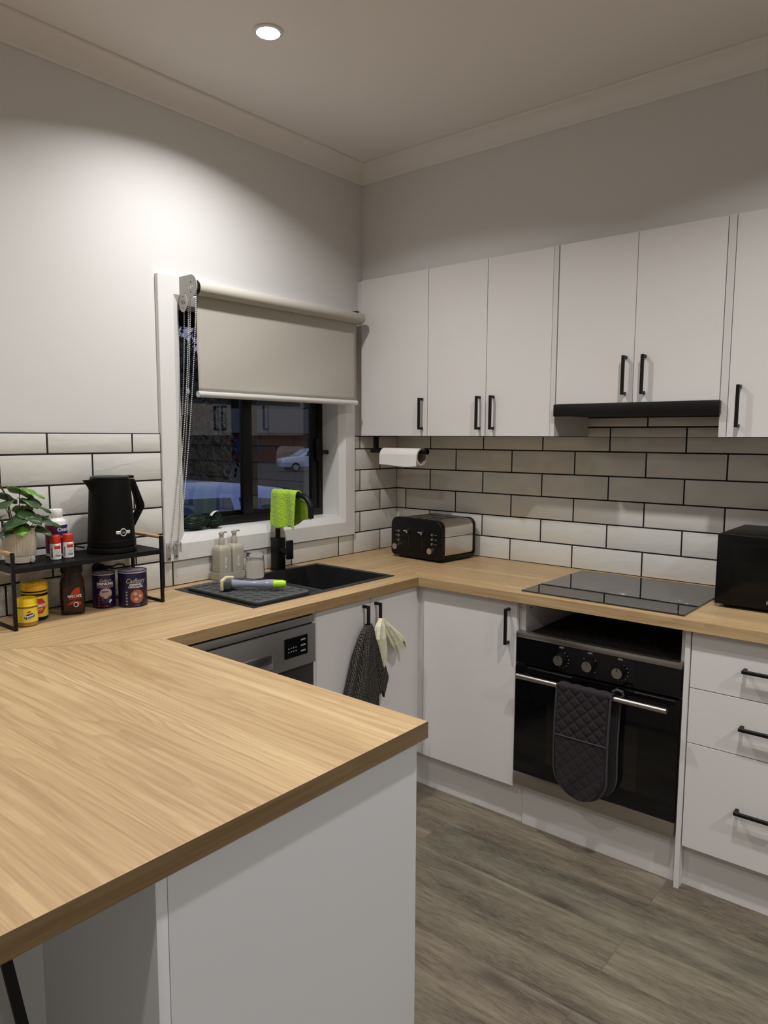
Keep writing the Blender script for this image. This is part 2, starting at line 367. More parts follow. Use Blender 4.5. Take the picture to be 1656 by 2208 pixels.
def text_part(name, body, size, mat, parent, mapper, bold=0.0, align='CENTER', shear=0.0, world=True, spacing=1.0):
    """lettering as a thin mesh; mapper(x, y) -> 3-D point in the parent's frame (world coords when world=True)"""
    cu = bpy.data.curves.new(name, 'FONT'); cu.body = body; cu.size = size; cu.align_x = align; cu.offset = bold; cu.shear = shear
    cu.resolution_u = 3; cu.space_character = spacing
    ob = bpy.data.objects.new(name, cu); C.objects.link(ob)
    dg = bpy.context.evaluated_depsgraph_get(); me = bpy.data.meshes.new_from_object(ob.evaluated_get(dg)); bpy.data.objects.remove(ob)
    bm = bmesh.new(); bm.from_mesh(me)
    for v in bm.verts: v.co = Vector(mapper(v.co.x, v.co.y))
    b = MB(); b._merge(bm); return b.build(name, mat, parent, world=world, recalc=False)
def decal(mb, cx, cy, w, h, mapper, shape='rect', n=24, rot=0.0):
    """patch following mapper, built as a small grid"""
    if shape == 'rect':
        mb.grid(lambda u, v: mapper(cx+(u-0.5)*w, cy+(v-0.5)*h), 9, 3)
    else:
        V = [mapper(cx, cy)]; K = 5
        for ring in range(1, K+1):
            for i in range(n):
                a = 2*PI*i/n; ex, ey = w/2*ring/K*math.cos(a), h/2*ring/K*math.sin(a)
                V.append(mapper(cx+ex*math.cos(rot)-ey*math.sin(rot), cy+ex*math.sin(rot)+ey*math.cos(rot)))
        F = [(0, 1+i, 1+(i+1) % n) for i in range(n)]
        for k in range(K-1): F += [(1+k*n+i, 1+(k+1)*n+i, 1+(k+1)*n+(i+1) % n, 1+k*n+(i+1) % n) for i in range(n)]
        mb.raw(V, F)
    return mb
def cylmap(cx, cy, r, z0, ang):   # x along circumference to the viewer's right, y up
    def f(x, y):
        a = ang + x/r
        return (cx+r*math.cos(a), cy+r*math.sin(a), z0+y)
    return f

# ------------------------------------------------------------------ room
D1, D2, XP, L, TH, B = 0.602, 0.609, 1.784, 1.508, 0.035, 0.900
XL, YB = -5.4, -5.6
sbox('floor', m_floor, XL, 0.0, YB, 0.0, -0.05, 0.0)
sbox('ceiling', m_ceil, XL, 0.0, YB, 0.0, CEIL, CEIL+0.05)
# window opening in left wall: x -1.295..-0.44, z 1.09..1.96
WX0, WX1, WZ0, WZ1 = -1.295, -0.44, 1.092, 1.945
OW = 0.0125
mb = MB(); mb.box(XL, WX0-OW, 0, 0.17, 0, CEIL); mb.box(WX1+OW, 0.05, 0, 0.17, 0, CEIL); mb.box(WX0-OW, WX1+OW, 0, 0.17, 0, WZ0-OW-0.002); mb.box(WX0-OW, WX1+OW, 0, 0.17, WZ1+OW, CEIL)
struct(mb.build('wall_left', m_wall))
sbox('wall_right', m_wall, 0, 0.1, YB, 0.0, 0, CEIL)
XB = -0.2725
sbox('wall_bulkhead', m_wall, XB, -0.0005, YB, -0.0005, 2.181, CEIL-0.0005)
sbox('wall_far_left', m_wall, XL-0.1, XL, YB, 0.14, 0, CEIL)
sbox('wall_behind', m_wall, XL, 0.1, YB-0.1, YB, 0, CEIL)
# cornices
prof = [(0, -0.070), (0.007, -0.070), (0.009, -0.064)]
for k in range(9):
    a = PI/2*k/8; prof.append((0.061-0.052*math.cos(a), -0.064+0.052*math.sin(a)))
prof += [(0.070, -0.010), (0.072, -0.007), (0.072, 0.0), (0, 0)]
CZ = CEIL-0.0006
def cornice_y(name, y0, y1, x, sgn):   # runs along y, on a wall at x, growing towards sgn
    t = MB(); n = len(prof)
    V = [(x+sgn*d, y0 - (d if y0 > -0.5 else 0), CZ+z) for d, z in prof]+[(x+sgn*d, y1, CZ+z) for d, z in prof]
    F = [tuple(range(n)), tuple(range(2*n-1, n-1, -1))]+[(i, i+n, (i+1) % n+n, (i+1) % n) for i in range(n)]
    t.raw(V, F); return struct(t.build(name, m_ceil))
def cornice_x(name, x0, x1, y, sgn):
    t = MB(); n = len(prof)
    V = [(x0, y+sgn*d, CZ+z) for d, z in prof]+[(x1 - (d if x1 > -0.5 else 0), y+sgn*d, CZ+z) for d, z in prof]
    F = [tuple(range(n)), tuple(range(2*n-1, n-1, -1))]+[(i, i+n, (i+1) % n+n, (i+1) % n) for i in range(n)]
    t.raw(V, F); return struct(t.build(name, m_ceil))
cornice_x('trim_1', XL, XB, -0.0006, -1)
cornice_y('trim_2', 0.0, YB, XB-0.0006, -1)

# ------------------------------------------------------------------ tiles
TW, THH, TA, TB = 0.303, 0.1006, 0.0674, 0.1426
GR = 0.0054
def tiles(name, wall, u0, u1, z0, z1, off, seam=True):   # u = distance from the corner
    g = MB(); t = MB(); rnd = random.Random(3)
    def put(mbx, a, b, c, d, th, r=0.0):
        if wall == 'left': mbx.box(-b, -a, -th, -0.0004, c, d, r=r, seg=2)
        else: mbx.box(-th, -0.0004, -b, -a, c, d, r=r, seg=2)
    put(g, u0, u1, z0, z1, 0.0081)
    row = 0
    while B+row*THH < z1-0.004:
        a, b2 = B+row*THH, B+(row+1)*THH
        c, d = max(a+GR/2, z0+(0.002 if seam else -0.002)), min(b2-GR/2, z1-0.003)
        if d-c > 0.008:
            s = off + (0 if row % 2 == 0 else -TW/2) - 20*TW
            for k in range(45):
                eg = 0.002 if seam else -0.0006
                p, q = max(s+k*TW+GR/2, u0+eg), min(s+(k+1)*TW-GR/2, u1-eg)
                if q-p > 0.006: put(t, p, q, c, d, 0.0088+rnd.uniform(-0.0003, 0.0003), 0.0014)
        row += 1
    g = struct(g.build(name+'_grout', m_grout)); o = struct(t.build(name, m_tile))
    g.name = name.replace('wall_', 'wall_')+'_grout'
    return o
AX0, AX1, AZ0, AZ1 = -1.392, -0.342, 0.996, 2.038     # architrave outer
tiles('wall_left_tiles', 'left', -AX0+0.0, 3.4, B, 1.472, TB)
tiles('wall_left_tiles_under_window', 'left', -AX1, -AX0, B, AZ0-0.0, TB)
tiles('wall_left_tiles_corner', 'left', 0.0092, -AX1, B, 1.4645, TB)
tiles('wall_right_tiles', 'right', 0.0, 3.4, B, 1.4665, TA)
tiles('wall_right_tiles_hood', 'right', 1.0305, 1.6275, 1.4665, 1.5440, TA, seam=False)

# ------------------------------------------------------------------ window
win = thing('window_1', 'black aluminium sliding window in a white surround above the sink', 'window', (-0.87, 0.0, 1.0))
win['kind'] = 'structure'
del win['category']
# profile across width (0 outer .. 0.095 inner), depth y
ap = [(0.0, 0.0), (0.0, -0.0175), (0.0015, -0.019), (0.063, -0.019), (0.066, -0.0175), (0.094, -0.001), (0.094, 0.0)]
def ring_mesh():
    cs = [(AX0, AZ0, 1, 1), (AX1, AZ0, -1, 1), (AX1, AZ1, -1, -1), (AX0, AZ1, 1, -1)]
    t = MB(); n = len(ap); V = []; F = []
    for (x, z, sx, sz) in cs:
        for d, y in ap: V.append((x+sx*d, y-0.0003, z+sz*d))
    for c in range(4):
        for i in range(n-1):
            F.append((c*n+i, c*n+i+1, ((c+1) % 4)*n+i+1, ((c+1) % 4)*n+i))
    t.raw(V, F); return t
ring_mesh().build('architrave', m_trimw, win, angle=20)
rv = MB()
rv.box(WX0-0.012, WX1+0.012, 0.0, 0.165, WZ0-0.014, WZ0, r=0.001); rv.box(WX1, WX1+0.012, 0.0, 0.165, WZ0, WZ1)
rv.box(WX0-0.012, WX0, 0.0, 0.165, WZ0, WZ1); rv.box(WX0-0.012, WX1+0.012, 0.0, 0.165, WZ1, WZ1+0.012)
rv.build('window_reveal', m_trimw, win)
FY = 0.098
f = MB()
f.box(WX0+0.0006, WX1-0.0006, FY, FY+0.065, WZ0+0.0005, WZ0+0.035, r=0.002); f.box(WX0+0.0006, WX1-0.0006, FY, FY+0.065, WZ1-0.03, WZ1-0.0005, r=0.002)
f.box(WX1-0.028, WX1-0.0006, FY, FY+0.065, WZ0+0.03, WZ1-0.03, r=0.002); f.box(WX0+0.0006, WX0+0.028, FY, FY+0.065, WZ0+0.03, WZ1-0.03, r=0.002)
f.build('window_frame', m_frame, win)
def sash(x0, x1, y, wl_, wr_):
    s = MB(); z0, z1 = WZ0+0.024, WZ1-0.024
    s.box(x0, x0+wl_, y, y+0.022, z0, z1, r=0.002); s.box(x1-wr_, x1, y, y+0.022, z0, z1, r=0.002)
    s.box(x0+wl_-0.002, x1-wr_+0.002, y, y+0.022, z0, z0+0.030, r=0.002); s.box(x0+wl_-0.002, x1-wr_+0.002, y, y+0.022, z1-0.03, z1, r=0.002)
    o = s.build('window_sash', m_frame, win)
    MB().box(x0+wl_-0.003, x1-wr_+0.003, y+0.009, y+0.013, z0+0.027, z1-0.027).build('glass_pane', m_pane, o)
    return o
sash(WX0+0.024, -0.815, FY+0.034, 0.03, 0.050)
so = sash(-0.918, WX1-0.024, FY+0.006, 0.052, 0.045)
la = MB(); la.box(-0.493, -0.468, FY-0.018, FY+0.008, 1.345, 1.455, r=0.005); la.cyl((-0.463, FY-0.010, 1.392), (-0.440, FY-0.028, 1.388), 0.008); la.sphere((-0.438, FY-0.030, 1.388), 0.011)
la.build('window_latch', m_blackpl, so)

# ------------------------------------------------------------------ worktop
wt = thing('worktop', 'U-shaped light oak laminate worktop with mitred corners and a breakfast bar', 'worktop', (-0.9, -0.4, B-TH))
def section(name, cells, mat, mitre_edges, hole=None, label=None, edge=None):
    """cells: list of ccw polygons sharing vertices; free edges get walls and a small top chamfer"""
    t = bmesh.new(); key = {}
    def V(p):
        k = (round(p[0], 5), round(p[1], 5))
        if k not in key: key[k] = t.verts.new((p[0], p[1], B))
        return key[k]
    for c in cells: t.faces.new([V(p) for p in c])
    bmesh.ops.recalc_face_normals(t, faces=t.faces)
    ret = bmesh.ops.extrude_face_region(t, geom=list(t.faces)[:])
    nv = [e for e in ret['geom'] if isinstance(e, bmesh.types.BMVert)]
    for v in nv: v.co.z -= TH
    bmesh.ops.recalc_face_normals(t, faces=t.faces)
    def is_mitre(a, b):
        for (p, q) in mitre_edges:
            p, q = Vector(p), Vector(q); d = (q-p).normalized(); ok = True
            for v in (a, b):
                w = Vector((v.co.x, v.co.y))-p
                if abs(w.x*d.y-w.y*d.x) > 1e-4: ok = False
            if ok: return True
        return False
    ed = [e for e in t.edges if all(abs(v.co.z-B) < 1e-6 for v in e.verts) and e.calc_face_angle(0) > 0.5 and not is_mitre(*e.verts)]
    bmesh.ops.bevel(t, geom=ed, offset=0.0016, segments=2, profile=0.5, affect='EDGES')
    bmesh.ops.recalc_face_normals(t, faces=t.faces)
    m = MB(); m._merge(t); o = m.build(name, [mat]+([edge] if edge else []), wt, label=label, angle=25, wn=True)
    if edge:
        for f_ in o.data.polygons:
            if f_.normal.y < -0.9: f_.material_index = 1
    return o
xe, ye = -2.645, -3.4
SX0, SX1, SY0, SY1 = -1.372, -0.668, -0.494, -0.084    # sink hole
A = [(0, 0), (-D2, -D1), (-XP, -D1), (xe, 0)]
hx0, hx1, hy0, hy1 = SX0, SX1, SY0, SY1
cells = [
 [(-XP, -D1), (-D2, -D1), (hx1, hy0), (hx0, hy0)],
 [(-D2, -D1), (0, 0), (hx1, hy1), (hx1, hy0)],
 [(0, 0), (xe, 0), (hx0, hy1), (hx1, hy1)],
 [(xe, 0), (-XP, -D1), (hx0, hy0), (hx0, hy1)]]
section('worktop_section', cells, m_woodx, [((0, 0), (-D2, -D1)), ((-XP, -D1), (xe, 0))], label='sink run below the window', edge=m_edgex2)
section('worktop_section', [[(-0.0001, -0.0002), (-D2, -D1-0.0001), (-D2, ye), (-0.0001, ye)]], m_woody, [((0, 0), (-D2, -D1))], label='cooktop run along the tiled wall')
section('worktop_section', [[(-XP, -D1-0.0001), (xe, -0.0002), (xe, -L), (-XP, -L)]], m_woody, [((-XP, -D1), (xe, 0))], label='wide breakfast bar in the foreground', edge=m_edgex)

# ------------------------------------------------------------------ base cabinets
FZ0, FZ1 = 0.150, 0.858
XD, YD = -0.583, -0.583
def handle(parent, x, y, z, ln, axis='z', face='x'):
    """square bar handle; (x,y,z) = centre on the door face; door faces -x (face='x') or -y"""
    t = MB(); s, o = 0.0105, 0.032; h = ln/2
    def bx(a0, a1, d0, d1, c0, c1):   # a along lateral axis, d outwards, c vertical
        if face == 'x': t.box(x-d1, x-d0, y+a0, y+a1, z+c0, z+c1, r=0.0012, seg=1)
        else: t.box(x+a0, x+a1, y-d1, y-d0, z+c0, z+c1, r=0.0012, seg=1)
    if axis == 'z':
        bx(-s/2, s/2, o-s, o, -h, h); bx(-s/2, s/2, 0, o-s+0.001, h-s, h); bx(-s/2, s/2, 0, o-s+0.001, -h, -h+s)
    else:
        bx(-h, h, o-s, o, -s/2, s/2); bx(-h, -h+s, 0, o-s+0.001, -s/2, s/2); bx(h-s, h, 0, o-s+0.001, -s/2, s/2)
    return t.build('handle', m_black, parent, label='square black bar handle')

# sink cabinet
sc = thing('sink_cabinet', 'white two-door cabinet under the sink with tea towels on its handles', 'cabinet', (-0.89, -0.3, 0.0))
t = MB(); t.box(-1.194, -1.176, YD-0.001, -0.04, 0.0, B-TH-0.001); t.box(-0.61, -0.592, -0.562, -0.04, FZ0, B-TH-0.001); t.box(-1.176, -0.61, -0.562, -0.04, FZ0, FZ0+0.016); t.box(-1.176, -0.61, -0.562, -0.545, FZ1-0.06, B-TH-0.001); t.build('carcass', m_carc, sc)
d1 = MB().box(-1.173, -0.8865, YD, YD+0.018, FZ0, FZ1, r=0.001).build('door', m_cab, sc, wn=True)
d2 = MB().box(-0.8835, -0.5945, YD, YD+0.018, FZ0, FZ1, r=0.001).build('door', m_cab, sc, wn=True)
handle(d1, -0.926, YD, 0.772, 0.136, 'z', 'y'); handle(d2, -0.857, YD, 0.772, 0.136, 'z', 'y')
cf = MB(); cf.box(-0.592, -0.5765, -0.5785, -0.5625, FZ0, B-TH-0.001); cf.box(-0.5785, -0.563, -0.611, -0.5785, FZ0, B-TH-0.001)
tag(cf.build('corner_filler', m_cab), 'narrow white filler strip in the inside corner between base cabinets', 'filler panel')
# corner door cabinet on the cook wall
cc = thing('base_cabinet', 'white single-door base cabinet left of the oven', 'cabinet', (-0.3, -0.83, 0.0))
t = MB(); t.box(-0.56, -0.03, -1.043, -1.027, FZ0, B-TH-0.001); t.box(-0.56, -0.03, -1.027, -0.62, FZ0, FZ0+0.016); t.box(-0.56, -0.03, -0.636, -0.62, FZ0, B-TH-0.001); t.build('carcass', m_carc, cc)
d = MB().box(XD, XD+0.018, -1.036, -0.612, FZ0, FZ1, r=0.001).build('door', m_cab, cc, wn=True)
handle(d, XD, -1.004, 0.766, 0.136)
# oven housing
oc = thing('oven_cabinet', 'white oven housing with an open gap above the oven', 'cabinet', (-0.3, -1.34, 0.0))
t = MB(); t.box(-0.562, -0.03, -1.062, -1.0445, FZ0, B-TH-0.001); t.box(-0.562, -0.03, -1.634, -1.618, FZ0, B-TH-0.001)
t.box(-0.562, -0.03, -1.618, -1.062, FZ0, FZ0+0.014); t.box(-0.045, -0.03, -1.618, -1.062, FZ0+0.014, B-TH-0.001)
t.build('carcass', m_carc, oc)
t = MB(); t.prism([(-0.545, B-TH-0.0015), (-0.515, B-TH-0.0015), (-0.530, B-TH-0.018)], 'y', -1.066, -1.0622); t.cyl((-0.530, -1.0622, 0.833), (-0.530, -1.066, 0.833), 0.0022, n=8)
t.build('shelf_bracket', m_dark, oc)
# end panel + drawers
tag(MB().box(-0.585, -0.03, -1.651, -1.6355, 0.0, B-TH-0.001).build('end_panel', m_cab), 'tall thin white panel standing on the floor between oven and drawers', 'panel')
dr = thing('drawer_cabinet', 'white cabinet of three drawers right of the oven', 'drawers', (-0.3, -1.88, 0.0))
t = MB(); t.box(-0.56, -0.03, -1.668, -1.6525, FZ0, B-TH-0.001); t.box(-0.56, -0.03, -2.112, -2.096, FZ0, B-TH-0.001); t.box(-0.56, -0.03, -2.096, -1.668, FZ0, FZ0+0.016); t.build('carcass', m_carc, dr)
for (z0, z1, zh) in ((0.6795, 0.858, 0.769), (0.500, 0.677, 0.590), (FZ0, 0.4975, 0.325)):
    d = MB().box(XD, XD+0.018, -2.110, -1.6545, z0, z1, r=0.001).build('drawer', m_cab, dr, wn=True)
    handle(d, XD, -1.882, zh, 0.150, 'y')
d4 = thing('base_cabinet', 'white base cabinet door beyond the three drawers', 'cabinet', (-0.3, -2.6, 0.0))
MB().box(-0.56, -0.03, -3.40, -2.114, FZ0, B-TH-0.001).build('carcass', m_carc, d4)
dd = MB().box(XD, XD+0.018, -2.56, -2.1135, FZ0, FZ1, r=0.001).build('door', m_cab, d4); handle(dd, XD, -2.15, 0.766, 0.136)
# kickboards
sbox('baseboard_oven_side', m_cab, -0.545, -0.530, -1.062, -0.537, 0.0, FZ0-0.001)
sbox('baseboard_oven', m_cab, -0.552, -0.537, -1.6345, -1.0625, 0.0, FZ0-0.002)
sbox('baseboard_drawers', m_cab, -0.545, -0.530, -3.4, -1.6515, 0.0, FZ0-0.001)
sbox('baseboard_sink', m_cab, -1.80, -0.546, -0.545, -0.530, 0.0, FZ0-0.001)
# peninsula cabinet
pc = thing('peninsula_cabinet', 'pale grey-white cabinet under the breakfast bar with plain end panel', 'cabinet', (-2.09, -1.0, 0.0))
MB().box(-2.3755, -1.797, -1.490, -1.472, 0.0, B-TH-0.001, r=0.0008).build('end_panel', m_pen, pc, wn=True)
MB().box(-2.395, -2.3765, -1.490, -1.133, 0.0, B-TH-0.001, r=0.0008).build('back_panel', m_pen, pc)
MB().box(-2.395, -2.3765, -1.1315, -0.02, 0.0, B-TH-0.001, r=0.0008).build('back_panel', m_pen, pc)
t = MB(); t.box(-2.375, -1.822, -1.470, -0.62, FZ0, B-TH-0.002); t.box(-2.375, -1.86, -1.470, -0.62, 0, FZ0); t.build('carcass', m_carc, pc)
for y0, y1 in ((-1.470, -1.04), (-1.037, -0.62)):
    d = MB().box(-1.822, -1.804, y0, y1, FZ0, FZ1, r=0.001).build('door', m_cab, pc)
# bar leg
t = MB(); t.prism([(-2.552, B-TH-0.001), (-2.537, B-TH-0.001), (-2.399, 0.0), (-2.414, 0.0)], 'y', -1.306, -1.298)
t.box(-2.62, -2.54, -1.335, -1.275, B-TH-0.005, B-TH-0.0005)
bar = tag(t.build('bar_leg', m_black), 'slanted flat black metal leg under the breakfast bar overhang', 'table leg')

# ------------------------------------------------------------------ upper cabinets
UX, UZ0, UZ1 = -0.318, 1.4655, 2.180
def upper(label, y0, y1, doors, z0=UZ0, handles=(), ends=None, loc=None):
    r = thing('wall_cabinet', label, 'cabinet', (-0.15, (y0+y1)/2, z0))
    t = MB(); t.box(-0.299, -0.010, y0, y1, z0+0.0005, UZ1-0.001)
    if ends: 
        for e0, e1 in ends: t.box(UX-0.0008, -0.0092, e0, e1, 1.4655, UZ1+0.001)
    t.build('carcass', m_carc, r)
    for (a, b), hy in zip(doors, handles):
        d = MB().box(UX, UX+0.018, a, b, z0, UZ1, r=0.001).build('door', m_cab, r, wn=True)
        if hy is not None: handle(d, UX, hy[0], hy[1], 0.138)
    return r
u1 = upper('narrow white wall cabinet beside the window, one door with handle at its right', -0.4225, -0.0385, [(-0.4225, -0.0385)], handles=[(-0.397, 1.5625)])
MB().box(-0.303, -0.2985, -0.0375, -0.0005, UZ0, UZ1).build('filler_strip', m_cab, u1)
upper('white double wall cabinet above the toaster, its two handles meeting in the middle', -1.0105, -0.4245, [(-0.7195, -0.4245), (-1.0095, -0.7215)], handles=[(-0.692, 1.5615), (-0.758, 1.5615)], ends=[(-1.0305, -1.0115)])
upper('shorter white double wall cabinet above the black range hood', -1.6255, -1.0335, [(-1.3305, -1.0345), (-1.6245, -1.3325)], z0=1.588, handles=[(-1.303, 1.684), (-1.372, 1.684)])
upper('tall white wall cabinet above the microwave at the right edge', -2.10, -1.6515, [(-2.10, -1.6525)], handles=[(-1.687, 1.566)], ends=[(-1.6505, -1.6275)])
upper('white wall cabinet to the right of the one above the microwave', -2.56, -2.102, [(-2.56, -2.103)], handles=[(-2.52, 1.566)])
hd = thing('range_hood', 'slim slide-out range hood with a matte black front above the cooktop', 'range hood', (-0.17, -1.33, 1.54))
MB().box(-0.315, -0.009, -1.6225, -1.0365, 1.5445, 1.5872).build('body', m_dark, hd)
MB().box(-0.342, -0.3195, -1.6325, -1.0365, 1.541, 1.5862, r=0.0015).build('front_bar', m_black, hd)

# ------------------------------------------------------------------ cooktop / oven / dishwasher
ck = thing('cooktop', 'black ceramic glass cooktop set in the worktop over the oven', 'cooktop', (-0.32, -1.335, B))
MB().box(-0.574, -0.052, -1.624, -1.046, B+0.0003, B+0.0055, r=0.0016).build('glass_top', m_cook, ck, wn=True)
t = MB()
for i, (x, y) in enumerate([(-0.545, -1.50), (-0.545, -1.53), (-0.545, -1.56), (-0.545, -1.59)]):
    t.tube([(x+0.006*math.cos(a), y+0.006*math.sin(a), B+0.0059) for a in [2*PI*k/12 for k in range(12)]], 0.0005, n=5, closed=True)
t.build('touch_controls', m_greyprint, ck)

ov = thing('oven', 'built-in black glass oven with steel trim, three round knobs and a bar handle', 'oven', (-0.33, -1.335, 0.165))
OX = -0.586
OY0, OY1 = -1.630, -1.038
t = MB(); t.box(-0.564, -0.06, -1.616, -1.0635, 0.1655, 0.742, r=0.003); t.build('body', m_dark, ov)
tv = MB()
for k in range(9): tv.box(-0.50+k*0.022, -0.494+k*0.022, -1.52+0.0*k, -1.16, 0.742, 0.7445)
for k in range(3): tv.box(-0.545+0.012*k, -0.541+0.012*k, -1.56, -1.22, 0.742, 0.7452)
tv.build('top_vents', m_dark, ov)
MB().box(OX-0.003, -0.5645, OY0, OY1, 0.732, 0.7525, r=0.001).build('top_trim', m_steel, ov, 'brushed steel strip')
cp = MB().box(OX, -0.5645, OY0+0.001, OY1-0.001, 0.636, 0.7315, r=0.001).build('control_panel', m_blackgl, ov, wn=True)
for i, (ky, dots) in enumerate([(-1.217, 9), (-1.323, 4), (-1.429, 8)]):
    kz = 0.681
    kn = MB(); kn.cyl((OX-0.0002, ky, kz), (OX-0.006, ky, kz), 0.0225, 0.0215, n=32); kn.cyl((OX-0.006, ky, kz), (OX-0.024, ky, kz), 0.0185, 0.0185, n=32)
    kb = kn.build('knob', m_blackpl, cp)
    t = MB(); t.cyl((OX-0.0242, ky, kz), (OX-0.0262, ky, kz), 0.0182, 0.0178, n=32); t.build('knob_face', m_steel, cp, 'round satin steel knob face')
    t = MB(); t.box(OX-0.0270, OX-0.0262, ky-0.0010, ky+0.0010, kz+0.006, kz+0.0178)
    t.build('knob_mark', m_blackpl, cp)
    t = MB()
    for k in range(dots):
        a = math.radians(60 - 26*k) if dots > 5 else math.radians(45-90*k)
        t.cyl((OX-0.0002, ky-0.029*math.cos(a), kz+0.029*math.sin(a)), (OX-0.0008, ky-0.029*math.cos(a), kz+0.029*math.sin(a)), 0.0016, n=8)
    for k in range(3): t.box(OX-0.0008, OX-0.0002, ky-0.009, ky+0.007, kz+0.0405+k*0.0022, kz+0.0414+k*0.0022)
    t.build('dial_marks', m_greyprint, cp)
odoor = MB().box(OX-0.002, -0.5645, OY0+0.001, OY1-0.001, 0.2185, 0.6285, r=0.0015).build('oven_door', m_blackgl, ov, wn=True)
MB().box(OX-0.004, -0.5645, OY0+0.001, OY1-0.001, 0.1665, 0.218, r=0.001).build('bottom_trim', m_steel, odoor, 'brushed steel strip along the bottom')
t = MB(); t.box(OX-0.0028, OX-0.0020, -1.50, -1.17, 0.28, 0.50); t.build('door_window', plain('dark_oven_window', (0.012, 0.011, 0.010), 0.04, var=0.0), odoor)
HX = -0.632; HZ = 0.601
t = MB(); t.cyl((HX, -1.603, HZ), (HX, -1.068, HZ), 0.0095, n=20)
hb = t.build('oven_handle', m_steel, odoor, 'round brushed steel bar handle')
for y_ in (-1.585, -1.086): MB().cyl((OX-0.002, y_, HZ-0.004), (HX, y_, HZ), 0.007).build('handle_post', m_blackpl, odoor)

dw = thing('dishwasher', 'grey steel dishwasher with a small black display beside the sink cabinet', 'dishwasher', (-1.49, -0.3, 0.0))
DY = -0.600
MB().box(-1.792, -1.198, -0.575, -0.03, 0.005, B-TH-0.004).build('body', m_dark, dw)
MB().box(-1.792, -1.197, DY, -0.5755, 0.834, 0.858, r=0.001).build('top_strip', m_dw, dw)
cpw = MB().box(-1.792, -1.197, DY-0.004, -0.5755, 0.694, 0.829, r=0.002).build('control_panel', m_dw, dw)
MB().box(-1.792, -1.197, DY+0.006, -0.5755, 0.10, 0.692, r=0.002).build('door', plain('shaded_dishwasher_door', (0.022, 0.019, 0.018), 0.3, 0.2, var=0.02), dw)  # steel door with its shading put into the dark base colour
MB().box(-1.341, -1.236, DY-0.0052, DY-0.0038, 0.733, 0.800).build('display', m_blackgl, cpw)
t = MB()
for k in range(3): t.box(-1.268, -1.246, DY-0.0060, DY-0.0051, 0.745+k*0.019, 0.750+k*0.019)
for k in range(4):
    for j in range(2): t.box(-1.325+0.011*k, -1.321+0.011*k, DY-0.0060, DY-0.0051, 0.752+j*0.012, 0.756+j*0.012)
t.build('display_marks', m_greyprint, cpw)
t = MB(); t.box(-1.55, -1.392, DY-0.0064, DY-0.0038, 0.716, 0.768, r=0.004)
t.build('handle_surround', m_steel, cpw)
t = MB(); t.box(-1.545, -1.398, DY-0.0072, DY-0.0062, 0.735, 0.763, r=0.002); t.build('handle_recess', plain('recess_shade_grey', (0.10, 0.10, 0.10), 0.3, 0.8), cpw)

# ------------------------------------------------------------------ sink group
sk = thing('sink', 'black granite inset sink with a deep bowl and a small drainer', 'sink', (-1.02, -0.29, B))
t = MB(); ZT = B+0.0026
def ring_slab(t, x0, x1, y0, y1, a0, a1, b0, b1, z0, z1):
    t.box(x0, a0, y0, y1, z0, z1, r=0.0008, seg=1); t.box(a1, x1, y0, y1, z0, z1, r=0.0008, seg=1)
    t.box(a0-0.001, a1+0.001, y0, b0, z0, z1, r=0.0008, seg=1); t.box(a0-0.001, a1+0.001, b1, y1, z0, z1, r=0.0008, seg=1)
ring_slab(t, -1.390, -0.651, -0.513, -0.067, -1.366, -0.676, -0.488, -0.090, B+0.0003, ZT)
t.build('rim', m_sink, sk)
t = MB()
bx0, bx1, by0, by1 = -1.035, -0.676, -0.488, -0.090
zb = B-0.19
def wallbox(x0, x1, y0, y1, z): 
    V = [(x0, y0, B+0.001), (x1, y0, B+0.001), (x1, y1, B+0.001), (x0, y1, B+0.001), (x0+0.012, y0+0.012, z), (x1-0.012, y0+0.012, z), (x1-0.012, y1-0.012, z), (x0+0.012, y1-0.012, z)]
    return V, [(0, 1, 5, 4), (1, 2, 6, 5), (2, 3, 7, 6), (3, 0, 4, 7), (4, 5, 6, 7)]
t.raw(*wallbox(bx0, bx1, by0, by1, zb))
t.build('bowl', m_sink, sk, recalc=False)
t = MB(); t.raw(*wallbox(-1.366, -1.055, by0, by1, B-0.012)); t.box(-1.055, -1.035, by0, by1, B-0.012, B+0.001); t.build('drainer', m_sink, sk, recalc=False)
t = MB(); t.cyl((-0.855, -0.29, zb), (-0.855, -0.29, zb+0.004), 0.045); t.build('waste', m_steel, sk)

tp = thing('kitchen_tap', 'matte black gooseneck mixer tap behind the sink with a lime cloth over it', 'tap', (-0.88, -0.058, B))
TX, TY = -0.875, -0.062
t = MB(); t.box(TX-0.026, TX+0.026, TY-0.026, TY+0.026, B+0.0003, B+0.006, r=0.002); t.box(TX-0.022, TX+0.022, TY-0.022, TY+0.022, B+0.006, 1.040, r=0.002); t.build('tap_body', m_black, tp)
pts = [(TX, TY, 1.038), (TX, TY, 1.17)]
for k in range(9):
    a = PI/2*k/8; pts.append((TX, TY-0.052*(1-math.cos(a)), 1.172+0.052*math.sin(a)))
for k in range(1, 11):
    a = PI/2*k/10; pts.append((TX, -0.200-0.060*math.sin(a), 1.164+0.060*math.cos(a)))
pts.append((TX, -0.260, 1.135))
MB().tube(pts, 0.0112, n=16).build('spout', m_black, tp)
t = MB(); t.cyl((TX, TY-0.02, 0.985), (TX, -0.128, 0.985), 0.013); t.box(TX-0.017, TX+0.017, -0.140, -0.126, 0.955, 1.034, r=0.004, mat=None); lever = t.build('lever', m_black, tp)

